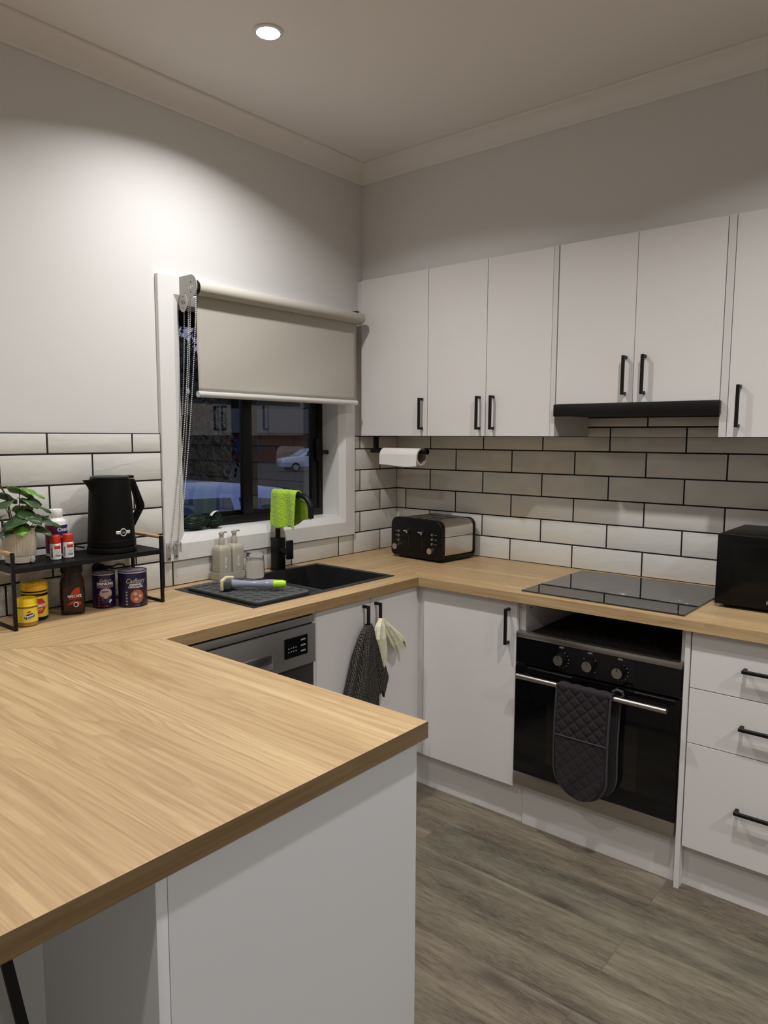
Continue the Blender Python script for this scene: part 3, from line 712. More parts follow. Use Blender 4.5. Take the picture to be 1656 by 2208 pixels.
# lime cloth over spout
t = MB()
def cloth(u, v):     # u along y, v over the tube: 0 front(-x) bottom .. 1 back(+x) bottom
    y = -0.040-0.150*u
    top = 1.2395; rr = 0.0150
    frontlen = 0.128+0.010*math.sin(u*6.0)+0.014*u; backlen = 0.120+0.02*math.sin(u*4+1)
    wav = 0.0035*math.sin(u*11+v*3)
    s = v*(frontlen+PI*rr+backlen)
    if s < frontlen: x = TX-rr-0.006*(1-s/frontlen)*(1+0.6*math.sin(u*7)); z = top-rr-(frontlen-s); yy = y
    elif s < frontlen+PI*rr:
        a = (s-frontlen)/rr; x = TX-rr*math.cos(a); z = top-rr+rr*math.sin(a); yy = y
    else: x = TX+rr+0.004+0.010*(s-frontlen-PI*rr)/backlen; z = top-rr-(s-frontlen-PI*rr); yy = y-0.038*min(1, (s-frontlen-PI*rr)/0.03)
    return (x+wav, yy, z)
t.grid(cloth, 40, 60)
o = t.build('cleaning_cloth', m_lime); tag(o, 'lime green microfibre cloth folded over the black tap spout', 'cloth')
so_ = o.modifiers.new('thickness', 'SOLIDIFY'); so_.thickness = 0.005; so_.offset = 1
tex = bpy.data.textures.new('pile', 'CLOUDS'); tex.noise_scale = 0.006
sb = o.modifiers.new('sub', 'SUBSURF'); sb.levels = 1; sb.render_levels = 1
dm = o.modifiers.new('pile', 'DISPLACE'); dm.texture = tex; dm.strength = 0.0035; dm.mid_level = 0.5

# soap set
t = MB()
poly = []
for (sx, sy, a0) in ((1, 1, 0), (-1, 1, 90), (-1, -1, 180), (1, -1, 270)):
    for k in range(7):
        a = math.radians(a0+15*k); poly.append((-1.131+sx*0.047+0.022*math.cos(a), -0.055+sy*0.0185+0.022*math.sin(a)))
t.prism(poly, 'z', B+0.0004, B+0.008)
n_ = len(poly); c_ = (-1.130, -0.055)
def rimp(p, f, z): return (c_[0]+(p[0]-c_[0])*f, c_[1]+(p[1]-c_[1])*f, z)
V = [rimp(p, 1, B+0.006) for p in poly]+[rimp(p, 1, B+0.034+0.0*0) for p in poly]+[rimp(p, 0.95, B+0.034) for p in poly]+[rimp(p, 0.95, B+0.007) for p in poly]
F = []
for r_ in range(3):
    for i in range(n_): F.append((r_*n_+i, r_*n_+(i+1) % n_, (r_+1)*n_+(i+1) % n_, (r_+1)*n_+i))
t.raw(V, F)
tag(t.build('soap_tray', m_soap), 'beige oval tray holding two soap bottles behind the sink', 'tray')
def soap(x, y, label, ang, s=1.0):
    r = thing('soap_bottle', label, 'soap bottle', (x, y, B+0.009), ang, group='beige soap pump bottles', local=True)
    t = MB(); hw = 0.0285
    zs = [(0.0, 0.85), (0.004, 0.97), (0.012, 1.0), (0.108, 1.0), (0.120, 0.95), (0.127, 0.80), (0.131, 0.55), (0.132, 0.38), (0.136, 0.36)]
    rows = []
    def ringp(f, z):
        P = []
        for (sx, sy, a0) in ((1, 1, 0), (-1, 1, 90), (-1, -1, 180), (1, -1, 270)):
            for k in range(5):
                a = math.radians(a0+22.5*k); P.append(((sx*(hw-0.008)+0.008*math.cos(a))*f, (sy*(hw-0.008)+0.008*math.sin(a))*f, z))
        return P
    V = []; F = []; n = 20
    for z, f in zs: V += ringp(f, z)
    for k in range(len(zs)-1):
        for i in range(n): F.append((k*n+i, k*n+(i+1) % n, (k+1)*n+(i+1) % n, (k+1)*n+i))
    F.append(tuple(range(n))[::-1]); F.append(tuple(range((len(zs)-1)*n, len(zs)*n)))
    t.raw(V, F); t.build('bottle', m_soap, r, world=False, angle=50)
    t = MB(); t.lathe([(0.0125, 0.134), (0.0125, 0.156), (0.0115, 0.158), (0.0085, 0.158), (0.0085, 0.170), (0.0105, 0.171), (0.0105, 0.180), (0.009, 0.181)], 0, 0, 24)
    t.tube([(0, 0, 0.178), (0.022, 0.004, 0.180), (0.032, 0.006, 0.178)], [0.0055, 0.0035, 0.0025], n=8)
    t.build('pump', m_soap, r, world=False)
    text_part('bottle_lettering', 'al.ive', 0.021, m_whitep, r, lambda a, b2: (-0.002-b2+0.004, -hw-0.0006, 0.064+a), world=False, align='CENTER', bold=0.0002)
    return r
soap(-1.163, -0.056, 'beige square soap pump bottle nearer the window guides, left of its twin', 0.0)
soap(-1.099, -0.053, 'beige square soap pump bottle standing right of its twin, beside the glass', 0.0)

# upturned glass
gx, gy = -1.044, -0.112
t = MB(); z0 = ZT+0.0004
t.lathe([(0.0, z0+0.103), (0.033, z0+0.102), (0.0345, z0+0.098), (0.0355, z0+0.080), (0.0385, z0+0.055), (0.0395, z0+0.003), (0.0385, z0), (0.0372, z0+0.003), (0.0365, z0+0.055), (0.0332, z0+0.080), (0.030, z0+0.086), (0.0, z0+0.087)], gx, gy, 48)
tag(t.build('drinking_glass', m_glass), 'clear drinking glass upside down between soap and tap', 'glass')

# drying mat
mt = thing('drying_mat', 'dark grey silicone drying mat with a leaf lattice on the sink drainer', 'drying mat', (-1.245, -0.31, B+0.003), local=True)
def rrect(hx, hy, r, n=6):
    P = []
    for (sx, sy, a0) in ((1, 1, 0), (-1, 1, 90), (-1, -1, 180), (1, -1, 270)):
        for k in range(n+1):
            a = math.radians(a0+90*k/n); P.append((sx*(hx-r)+r*math.cos(a), sy*(hy-r)+r*math.sin(a)))
    return P
MX, MY = 0.128, 0.198
t = MB(); t.prism(rrect(MX, MY, 0.022), 'z', 0.0, 0.009, r=0.002); t.build('mat_base', plain('black_silicone', (0.016, 0.017, 0.017), 0.6), mt, world=False)
m_ridge = plain('pale_silicone_ridge', (0.10, 0.105, 0.105), 0.5, var=0.1)  # ridges in a paler grey than the mat base
t = MB(); t.tube([(x, y, 0.0105) for x, y in rrect(MX-0.006, MY-0.006, 0.018)], 0.0035, n=6, closed=True)
for i in range(9):
    y = -MY+0.02+i*0.0450
    if y > MY-0.012: break
    pts = []
    k = 0; x = -MX+0.008
    while x < MX-0.006:
        pts.append((x, min(MY-0.008, y+(0.0125 if k % 2 else -0.0075)), 0.0095)); x += 0.0200; k += 1
    t.tube(pts, 0.0028, n=6)
for i in range(9):
    y = -MY+0.02+i*0.045
    for k in range(12):
        x = -MX+0.008+k*0.02
        if abs(x) < MX-0.008:
            y0 = y+(0.0125 if k % 2 else -0.0075); y1 = y0+0.045
            if y1 < MY-0.006 and k % 2 == 0: t.tube([(x, y0, 0.0095), (x+0.008, (y0+y1)/2, 0.0095), (x, y1, 0.0095)], 0.0026, n=6)
            elif y1 < MY-0.006: t.tube([(x, y0, 0.0095), (x-0.006, (y0+y1)/2, 0.0095), (x, y1, 0.0095)], 0.0026, n=6)
t.build('lattice_ridges', m_ridge, mt, world=False)

# dish brush / sponge wand
bz = B+0.0375
ba = math.atan2(-0.439+0.27, -1.172+1.31)
br = thing('dish_wand', 'dish wand with cream sponge, clear handle and lime green cap on the drying mat', 'dish brush', (-1.305, -0.275, bz), ba, local=True)
t = MB()
cs = []
for k in range(13):
    u = k/12; x = 0.012+0.150*u; r = 0.0165-0.0045*math.sin(PI*min(1, u*1.15))+0.0*u; cs.append((x, 0, 0.0, r))
t.tube([(c[0], 0, c[2]) for c in cs], [c[3] for c in cs], n=20); t.build('handle', m_handleclear, br, world=False)
t = MB(); t.tube([(0.156, 0, 0), (0.165, 0, 0), (0.195, 0, 0.001), (0.206, 0, 0.001)], [0.0145, 0.0155, 0.014, 0.010], n=20); t.build('cap', m_limeplastic, br, world=False)
t = MB(); t.box(-0.012, 0.014, -0.036, 0.036, -0.014, 0.014, r=0.004); t.build('sponge_holder', plain('dark_wand_head', (0.06, 0.065, 0.07), 0.4), br, world=False)
t = MB(); t.box(-0.022, -0.010, -0.042, 0.042, -0.0195, 0.0215, r=0.005, seg=3); t.box(-0.022, 0.012, 0.030, 0.042, -0.0190, 0.0215, r=0.005, seg=3); t.build('sponge', m_sponge, br, world=False)

# ------------------------------------------------------------------ toaster
ts = thing('toaster', 'black and polished steel four-slice toaster in the worktop corner', 'toaster', (-0.158, -0.352, B), math.radians(-5.5), local=True)
# local: front face at x=-0.128, width along y 0.31, depth x 0.25, height .19
def rr2(hy, z0, z1, r, n=6):
    P = []
    for (sy, zc, a0) in ((1, z1-r, 0), (-1, z1-r, 90)):
        for k in range(n+1):
            a = math.radians(a0+90*k/n); P.append((sy*(hy-r)+r*math.cos(a), zc+r*math.sin(a)))
    for (sy, zc, a0) in ((-1, z0+0.022, 180), (1, z0+0.022, 270)):
        for k in range(n+1):
            a = math.radians(a0+90*k/n); P.append((sy*(hy-0.022)+0.022*math.cos(a), zc+0.022*math.sin(a)))
    return P
t = MB(); t.prism(rr2(0.148, 0.018, 0.186, 0.034, 8), 'x', -0.100, 0.110); t.build('steel_shell', m_polish, ts, world=False, angle=50)
t = MB(); t.prism(rr2(0.155, 0.010, 0.190, 0.038, 8), 'x', -0.128, -0.098, r=0.004); t.build('front_cover', m_blackpl, ts, world=False, angle=50)
t = MB(); t.prism(rr2(0.153, 0.010, 0.189, 0.036, 8), 'x', 0.108, 0.122, r=0.004); t.build('back_cover', m_blackpl, ts, world=False, angle=50)
t = MB(); t.box(-0.115, 0.115, -0.1505, 0.1505, 0.006, 0.024, r=0.004)
for sx in (-0.09, 0.09):
    for sy in (-0.12, 0.12): t.cyl((sx, sy, 0.0004), (sx, sy, 0.010), 0.012)
t.build('base', m_blackpl, ts, world=False)
t = MB(); t.box(-0.096, 0.104, -0.106, 0.106, 0.1855, 0.1895, r=0.0015); t.build('top_plate', m_steel, ts, world=False)
t = MB()
for sy in (-0.078, -0.028, 0.028, 0.078): t.box(-0.078, 0.082, sy-0.0135, sy+0.0135, 0.1890, 0.1902)
t.build('bread_slots', m_dark, ts, world=False)
t = MB()
for sy in (-0.078, -0.028, 0.028, 0.078):
    for ex in (-0.062, 0.0, 0.062): t.box(ex-0.001, ex+0.001, sy-0.013, sy+0.013, 0.1895, 0.1915)
t.build('bread_guards', m_polish, ts, world=False)
t = MB()
for sy in (-1, 1): MB().box(-0.099, 0.109, sy*0.1482-0.0006, sy*0.1482+0.0006, 0.112, 0.1145).build('side_seam', m_dark, ts, world=False)
fx = -0.128
for s in (1, -1):
    for z in (0.083, 0.104, 0.125):
        t = MB(); t.cyl((fx, s*0.103-0.0, z), (fx-0.004, s*0.103, z), 0.0060, n=16); t.build('button', m_steel, ts, world=False)
    t = MB(); t.cyl((fx, s*0.118 if s > 0 else -0.098, 0.052), (fx-0.016, s*0.118 if s > 0 else -0.098, 0.052), 0.0150, 0.0140, n=28); t.build('dial', m_polish, ts, 'round silver browning dial', world=False)
    t = MB(); t.box(fx-0.001, fx-0.0002, s*0.042-0.002, s*0.042+0.002, 0.055, 0.150); t.build('lever_slot', m_dark, ts, world=False)
    t = MB(); t.box(fx-0.022, fx-0.001, s*0.045-0.013, s*0.045+0.013, 0.128, 0.136, r=0.003); t.box(fx-0.012, fx, s*0.045-0.004, s*0.045+0.004, 0.120, 0.132); t.build('lever', m_polish, ts, world=False)
    t = MB()
    for z in (0.083, 0.104, 0.125): t.box(fx-0.0006, fx-0.0002, s*0.103+(0.012 if s > 0 else -0.027), s*0.103+(0.024 if s > 0 else -0.011), z-0.0008, z+0.0008)
    t.build('button_marks', m_greyprint, ts, world=False)

# ------------------------------------------------------------------ microwave
mw = thing('microwave', 'black microwave oven on the worktop right of the cooktop', 'microwave', (-0.19, -1.88, B))
MB().box(-0.345, -0.025, -2.105, -1.655, 0.912, 1.147, r=0.004).build('body', m_blackpl, mw)
mdoor = MB().box(-0.364, -0.346, -2.105, -1.655, 0.912, 1.147, r=0.004).build('front', plain('satin_black_door', (0.004, 0.004, 0.004), 0.25, var=0.0, spec=0.25), mw)
MB().box(-0.3652, -0.3640, -1.99, -1.70, 0.955, 1.115, r=0.0005).build('door_glass', plain('microwave_glass', (0.003, 0.003, 0.003), 0.22, var=0.0, spec=0.3), mdoor)
t = MB(); t.box(-0.325, -0.05, -2.06, -1.70, 1.1470, 1.1485, r=0.0004); t.build('lid_recess', m_blackpl, mw)
for x in (-0.33, -0.06):
    for y in (-1.69, -2.07):
        MB().cyl((x, y, B+0.0004), (x, y, 0.913), 0.013).build('foot', m_blackpl, mw)
text_part('front_lettering', 'Hisense', 0.018, m_silverp, mdoor, lambda a, b2: (-0.3656, -1.812-a, 0.930+b2), align='LEFT', bold=0.0003)

# ------------------------------------------------------------------ paper towel
ph = thing('paper_towel_holder', 'black T-shaped paper towel bar hanging under the corner wall cabinet', 'towel holder', (-0.26, -0.21, 1.39))
t = MB(); t.cyl((-0.26, -0.386, 1.3945), (-0.26, -0.052, 1.3945), 0.0095, n=20); t.box(-0.268, -0.252, -0.092, -0.070, 1.395, 1.4652, r=0.001); t.box(-0.276, -0.244, -0.105, -0.058, 1.4620, 1.4652); t.cyl((-0.26, -0.386, 1.3945), (-0.26, -0.376, 1.3945), 0.0125, n=20)
t.build('holder_bar', m_black, ph)
pr = thing('paper_towel_roll', 'nearly used-up white paper towel roll hanging on the black bar', 'paper towel', (-0.26, -0.24, 1.37))
t = MB(); rx, rz, ro, ri = -0.26, 1.3715, 0.0395, 0.033
N = 40; Y0, Y1 = -0.352, -0.135
V = []; F = []
for k in range(N):
    a = 2*PI*k/N; 
    for (r_, y) in ((ro, Y0), (ro, Y1), (ri, Y1), (ri, Y0)): V.append((rx+r_*math.cos(a), y, rz+r_*math.sin(a)))
for k in range(N):
    a = k*4; b2 = ((k+1) % N)*4
    for j in range(4): F.append((a+j, b2+j, b2+(j+1) % 4, a+(j+1) % 4))
t.raw(V, F)
def flap(u, v): return (rx-ro-0.0005-0.001*v*(1+math.sin(u*9)), Y0+(Y1-Y0)*u, rz+0.01-0.052*v-0.004*math.sin(u*5)*v)
t.grid(flap, 14, 8)
t.build('paper', m_paper, pr)
t = MB(); t.raw([(rx+rr_*math.cos(2*PI*k/N), y, rz+rr_*math.sin(2*PI*k/N)) for k in range(N) for (rr_, y) in ((ri-0.0004, Y0-0.0005), (ri-0.0004, Y1), (ri-0.002, Y1), (ri-0.002, Y0-0.0005))], [(k*4+j, ((k+1) % N)*4+j, ((k+1) % N)*4+(j+1) % 4, k*4+(j+1) % 4) for k in range(N) for j in range(4)])
t.build('cardboard_core', plain('grey_cardboard', (0.33, 0.30, 0.26), 0.9), pr)

# ------------------------------------------------------------------ roller blind
bl = thing('roller_blind', 'beige roller blind half lowered over the kitchen window', 'blind', (-0.85, -0.05, 1.6))
RY, RZ, RR = -0.088, 1.994, 0.0245
t = MB(); t.cyl((-1.278, RY, RZ), (-0.395, RY, RZ), RR, n=36); t.build('roller_tube', m_blind, bl)
t = MB()
def fab(u, v): return (-1.268+0.872*u, RY+0.012-0.0+0.004*math.sin(v*PI)*math.sin(u*2.2+0.6)+0.0025*math.sin(u*7+v*6)*v+0.0006, RZ-0.010-v*(RZ-0.010-1.627))
t.grid(fab, 40, 24); fb = t.build('blind_fabric', m_blind, bl)
sm = fb.modifiers.new('thickness', 'SOLIDIFY'); sm.thickness = 0.0008
t = MB(); t.cyl((-1.272, RY+0.012, 1.616), (-0.396, RY+0.012, 1.616), 0.0115, n=20); t.build('bottom_rail', m_alu, bl, 'pale round bottom rail')
def bracket(x, name, mirror=1):
    t = MB(); P = [(-0.0195, 2.036), (-0.078, 2.036)]
    for k in range(9):
        a = math.radians(90+ 180*k/8 - 0); P.append((RY+0.034*math.cos(a)*1.0, RZ+0.002+0.036*math.sin(a)))
    P += [(-0.0195, 1.958)]
    P2 = [(-0.0195, 2.038), (RY, 2.038)]
    for k in range(1, 10):
        a = math.radians(90-20*k); P2.append((RY-0.036*math.cos(a), RZ+0.036*math.sin(a)+0.008*max(0, math.sin(a))))
    P2 += [(-0.0195, RZ-0.036)]
    t.prism(P2, 'x', x-0.0015, x+0.0015)
    t.box(x-0.002, x+0.022*mirror, -0.0225, -0.0192, 1.962, 2.036)
    return t
b1 = bracket(-1.300, 'b').build('bracket', m_brk, bl)
t = MB()
for (yy, zz, w_, h_) in ((RY, RZ, 0.003, 0.012), (RY+0.012, RZ-0.002, 0.002, 0.006), (RY-0.012, RZ+0.002, 0.002, 0.006)):
    t.box(-1.3022, -1.3012, yy-w_/2, yy+w_/2, zz-h_/2, zz+h_/2)
t.build('bracket_slots', m_trimw, b1)
t = MB()
for (yy, zz) in ((RY, RZ+0.018), (RY, RZ-0.018), (-0.05, RZ-0.018), (-0.033, RZ-0.02)): t.cyl((-1.3024, yy, zz), (-1.3012, yy, zz), 0.0024, n=10)
t.build('bracket_holes', m_dark, b1)
t = MB(); P = []
for k in range(24):
    a = 2*PI*k/24; P.append((-0.042+0.0235*math.cos(a), 1.944+0.034*math.sin(a)))
t.prism(P, 'x', -1.3035, -1.3018); lb = t.build('lower_bracket', m_brk, bl)
t = MB()
for (yy, zz, w_, h_) in ((-0.042, 1.945, 0.003, 0.014), (-0.053, 1.943, 0.002, 0.008), (-0.031, 1.947, 0.002, 0.008), (-0.042, 1.925, 0.004, 0.003), (-0.042, 1.966, 0.004, 0.003)):
    t.box(-1.3044, -1.3036, yy-w_/2, yy+w_/2, zz-h_/2, zz+h_/2)
t.build('bracket_slots', m_dark, lb)
t = MB(); t.cyl((-0.394, RY, RZ), (-0.378, RY, RZ), 0.027, n=32); t.box(-0.392, -0.378, RY, -0.0192, RZ-0.02, RZ+0.02, r=0.003); t.build('end_cap', m_brk, bl)
MB().box(-0.395, -0.375, -0.075, -0.0192, RZ+0.028, RZ+0.036).build('top_cover', m_dark, bl)
MB().cyl((-1.2985, RY, RZ), (-1.279, RY, RZ), 0.028, n=32).build('chain_wheel', m_blackpl, bl)
m_cord = plain('dark_chain_cord', (0.12, 0.12, 0.12), 0.5)
def chain(p0, p1, top_r, sag, name, label):
    # two strands from the wheel down to a guide loop
    t = MB(); c = MB()
    (x0, ya, yb, z0), (x1, y1, z1) = p0, p1
    path = []
    for k in range(61):
        u = k/60; path.append(Vector((x0+(x1-x0)*(u**1.8), ya+(y1-0.008-ya)*u**1.1, z0+(z1-z0)*u)))
    for k in range(1, 8):
        a = PI*k/8; path.append(Vector((x1+0.0, y1-0.008*math.cos(a), z1-0.010*math.sin(a))))
    for k in range(61):
        u = 1-k/60; path.append(Vector((x0+0.008+(x1-x0-0.002)*(u**1.8), yb+(y1+0.008-yb)*u**1.1, z0+(z1-z0)*u)))
    d = 0.0; step = 0.0068; nxt = 0.0
    for a, b2 in zip(path[:-1], path[1:]):
        ln = (b2-a).length
        while nxt <= d+ln:
            q = a+(b2-a)*((nxt-d)/ln); t.sphere(q, 0.0025, sub=1); nxt += step
        d += ln
    c.tube(path, 0.0006, n=4, caps=False)
    o = t.build(name, m_bead, bl); c.build('chain_cord', m_cord, o); return o
chain((-1.296, -0.112, -0.066, 1.985), (-1.347, -0.0355, 1.062), 0.02, 0, 'bead_chain', '')
chain((-1.296, -0.064, -0.026, 1.945), (-1.379, -0.0355, 1.056), 0.02, 0, 'bead_chain', '')
t = MB(); t.sphere((-1.302, -0.058, 1.625), 0.0085, sub=2, sc=(0.8, 0.8, 1.3)); t.build('chain_connector', m_clear, bl)
for gx_ in (-1.379, -1.347):
    t = MB(); gz = 1.062 if gx_ > -1.36 else 1.056
    t.box(gx_-0.0095, gx_+0.0095, -0.0225, -0.0194, gz-0.056, gz+0.012, r=0.001); t.box(gx_-0.0095, gx_-0.0075, -0.044, -0.0200, gz-0.030, gz+0.006, r=0.0008); t.box(gx_+0.0075, gx_+0.0095, -0.044, -0.0200, gz-0.030, gz+0.006, r=0.0008)
    t.cyl((gx_-0.0075, -0.034, gz-0.003), (gx_+0.0075, -0.034, gz-0.003), 0.005, n=14)
    g = t.build('chain_guide', m_clear, bl); MB().sphere((gx_, -0.0235, gz-0.047), 0.0032, sub=2).build('screw', m_dark, g)

# netting bundle on sill
t = MB(); rnd = random.Random(5)
for (cx, cy, cz, r, sx) in ((-1.205, 0.050, WZ0+0.0335, 0.033, 1.9), (-1.118, 0.048, WZ0+0.036, 0.0355, 1.0)):
    for k in range(60):
        a = rnd.uniform(0, PI); ph_ = rnd.uniform(0, 2*PI)
        ax = Vector((math.sin(a)*math.cos(ph_), math.sin(a)*math.sin(ph_), math.cos(a))); X, Y, _ = frame_from(ax)
        rr_ = r*rnd.uniform(0.88, 0.99)
        t.tube([(cx+sx*q.x, cy+q.y*0.98, cz+q.z*0.98) for q in [(X*math.cos(2*PI*j/22)+Y*math.sin(2*PI*j/22))*rr_ for j in range(22)]], 0.0009, n=4, closed=True)
    t.sphere((cx, cy, cz), r*0.86, sub=3, sc=(sx, 1, 1))
nb = tag(t.build('netting_bundle', m_net), 'bundle of dark green plastic netting on the window sill', 'netting')
t = MB()
def tg(u, v):
    a = math.radians(150-70*u); return (-1.118+0.0375*math.cos(a), 0.036+0.018*v-0.018, WZ0+0.036+0.0375*math.sin(a))
t.grid(tg, 8, 3); o = t.build('paper_tag', m_white, nb, 'white tag'); sm = o.modifiers.new('thickness', 'SOLIDIFY'); sm.thickness = 0.0006

# ------------------------------------------------------------------ shelf rack
SXL, SXR, SYF, SYBk, SZ = -2.020, -1.532, -0.207, -0.030, 1.083
rk = thing('shelf_rack', 'black metal worktop shelf rack with bamboo side handles', 'shelf rack', (-1.776, -0.12, B))
s = 0.0105
for x in (SXL, SXR):
    t = MB()
    for y in (SYF, SYBk):
        t.box(x-s/2, x+s/2, y-s/2, y+s/2, B+0.0004, 1.128, r=0.002)
    t.box(x-s/2, x+s/2, SYF, SYBk, B+0.0004, B+0.0084, r=0.002)
    t.build('side_frame', m_black, rk)
t = MB(); t.box(SXL, SXR, SYF-0.004, SYF+0.003, SZ-0.016, SZ, r=0.001); t.box(SXL, SXR, SYBk-0.003, SYBk+0.004, SZ-0.016, SZ, r=0.001)
t.box(SXL-0.003, SXL+0.004, SYF, SYBk, SZ-0.016, SZ); t.box(SXR-0.004, SXR+0.003, SYF, SYBk, SZ-0.016, SZ)
nb_ = 76
for k in range(nb_):
    x = SXL+0.006+(SXR-SXL-0.012)*k/(nb_-1); t.box(x-0.0021, x+0.0021, SYF, SYBk, SZ-0.0024, SZ-0.0008)
for k in range(12):
    y = SYF+0.006+(SYBk-SYF-0.012)*k/11; t.box(SXL, SXR, y-0.002, y+0.002, SZ-0.0024, SZ-0.0008)
t.build('mesh_deck', m_black, rk, 'black perforated metal shelf')
for x in (SXL, SXR):
    t = MB(); t.cyl((x, SYF+0.004, 1.124), (x, SYBk-0.004, 1.124), 0.0062, n=16); t.build('bamboo_rail', m_bamboo, rk, 'round light bamboo rail')

# plant
PXc, PYc = -1.957, -0.112
pl = thing('potted_plant', 'leafy green houseplant in a ribbed cream pot at the left of the shelf', 'plant', (PXc, PYc, SZ))
t = MB(); t.lathe([(0.034, SZ+0.0004), (0.040, SZ+0.003), (0.043, SZ+0.022), (0.0435, SZ+0.0225)], PXc, PYc, 48); sa = t.build('saucer', m_cream, pl)
t = MB(); t.lathe([(0.0425, SZ+0.023), (0.0445, SZ+0.026), (0.047, SZ+0.103), (0.0465, SZ+0.105), (0.0435, SZ+0.105), (0.042, SZ+0.092)], PXc, PYc, 144, ribs=36, amp=0.022); t.build('pot', m_cream, pl, 'ribbed cream pot')
MB().cyl((PXc, PYc, SZ+0.088), (PXc, PYc, SZ+0.094), 0.0425).build('soil', m_soil, pl)
t = MB(); t.sphere((PXc+0.020, PYc-0.0405, SZ+0.012), 0.009, sub=2, sc=(0.9, 0.4, 1.2)); t.build('water_gauge', m_clear, pl, 'small clear gauge at the pot foot')
rnd = random.Random(11)
leaves = [(-0.030, 0.00, 0.165, 0.040, 25, 2), (0.012, 0.01, 0.175, 0.046, 10, 1), (0.035, -0.005, 0.172, 0.036, -30, 1), (-0.045, -0.02, 0.150, 0.042, 170, 0), (0.030, -0.020, 0.150, 0.050, -20, 0),
          (0.062, -0.020, 0.115, 0.044, -35, 0), (-0.020, -0.035, 0.118, 0.044, 200, 0), (0.015, -0.035, 0.128, 0.045, -70, 0), (0.042, 0.01, 0.150, 0.038, 40, 2), (-0.060, 0.0, 0.118, 0.040, 150, 2),
          (0.052, -0.028, 0.092, 0.032, -60, 0), (-0.010, -0.040, 0.100, 0.034, -110, 1), (0.025, 0.03, 0.135, 0.036, 70, 1), (-0.035, -0.02, 0.095, 0.032, 215, 2)]
stems = MB()
for (dx, dy, h_, sz, az, kind) in leaves:
    h_ = 0.10+(h_-0.09)*1.45; sz = sz*1.3; dx = dx*1.1; base = Vector((PXc+dx*0.35, PYc+dy*0.35, SZ+0.092)); tip = Vector((PXc+dx, PYc+dy, SZ+h_))
    stems.tube([base, base.lerp(tip, 0.5)+Vector((0, 0, 0.012)), tip], 0.0013, n=6)
    t = MB(); a0 = math.radians(az); fwd = Vector((math.cos(a0), math.sin(a0), -0.35)).normalized(); side = Vector((-math.sin(a0), math.cos(a0), 0)); nrm = side.cross(fwd)
    def lf(u, v, fwd=fwd, side=side, nrm=nrm, tip=tip, sz=sz):
        s_ = (u-0.5)*2; ln = v; wd = (math.sin(PI*min(1, v*0.93+0.07))**0.75)*(1-0.35*v)*0.82
        q = tip - fwd*sz*0.32*(abs(s_)**1.5)*(1-v) + fwd*(sz*1.15*(ln-0.25)) + side*(s_*sz*0.92*wd) - nrm*(-0.25*sz*abs(s_)*wd) - Vector((0, 0, 0.35*sz*ln*ln)) + nrm*0.05*sz*math.sin(v*12+abs(s_)*3)
        return q
    t.grid(lf, 9, 9); o = t.build('leaf', (m_leaf, m_leaf2, m_leaf3)[kind], pl, recalc=False, angle=80)
    sm = o.modifiers.new('thickness', 'SOLIDIFY'); sm.thickness = 0.0006
stems.tube([(PXc-0.02, PYc, SZ+0.10), (PXc-0.03, PYc, SZ+0.20), (PXc-0.052, PYc-0.01, SZ+0.238)], [0.0015, 0.0022, 0.003], n=6)
stems.build('stems', m_stem, pl)

CAMANG = math.atan2(-2.327+0.12, -2.917+1.8)     # direction from the shelf to the viewer
# vitamin bottle
vx, vy = -1.826, -0.078
v_ = thing('supplement_bottle', 'white pill bottle with magenta label on the shelf behind two red-capped ones', 'bottle', (vx, vy, SZ))
t = MB(); t.lathe([(0.030, SZ+0.0004), (0.0325, SZ+0.003), (0.0325, SZ+0.100), (0.030, SZ+0.112), (0.020, SZ+0.121), (0.0185, SZ+0.124), (0.0185, SZ+0.128)], vx, vy, 40); t.build('bottle', m_white, v_)
t = MB(); t.lathe([(0.0195, SZ+0.125), (0.0205, SZ+0.127), (0.0205, SZ+0.146), (0.0185, SZ+0.149)], vx, vy, 60, ribs=30, amp=0.01); t.build('cap', m_white, v_)
t = MB(); t.lathe([(0.0328, SZ+0.010), (0.0328, SZ+0.102)], vx, vy, 40); 
lb_ = MB(); 
ang = math.atan2(-2.327-vy, -2.917-vx)
mpv = cylmap(vx, vy, 0.0329, SZ, ang)
lb_.grid(lambda u, v: mpv(-0.075+0.15*u, 0.011+0.089*v), 30, 3); lab = lb_.build('label', m_magenta, v_)
mpv2 = cylmap(vx, vy, 0.0331, SZ, ang); 
q = MB(); q.grid(lambda u, v: mpv2(-0.004+0.06*u, 0.074+0.026*v - 0.010*max(0, 0.3-u)*v*0), 12, 3); q.build('label_band', m_navy, v_)
mpv3 = cylmap(vx, vy, 0.0334, SZ, ang)
text_part('label_lettering', 'Ostelin', 0.0165, m_whitep, v_, lambda a, b2: mpv3(0.003+a, 0.081+b2), align='LEFT', bold=0.0002)
text_part('label_lettering', 'Vitamin D', 0.0145, m_lilac, v_, lambda a, b2: mpv3(-0.012+a, 0.060+b2), align='LEFT')
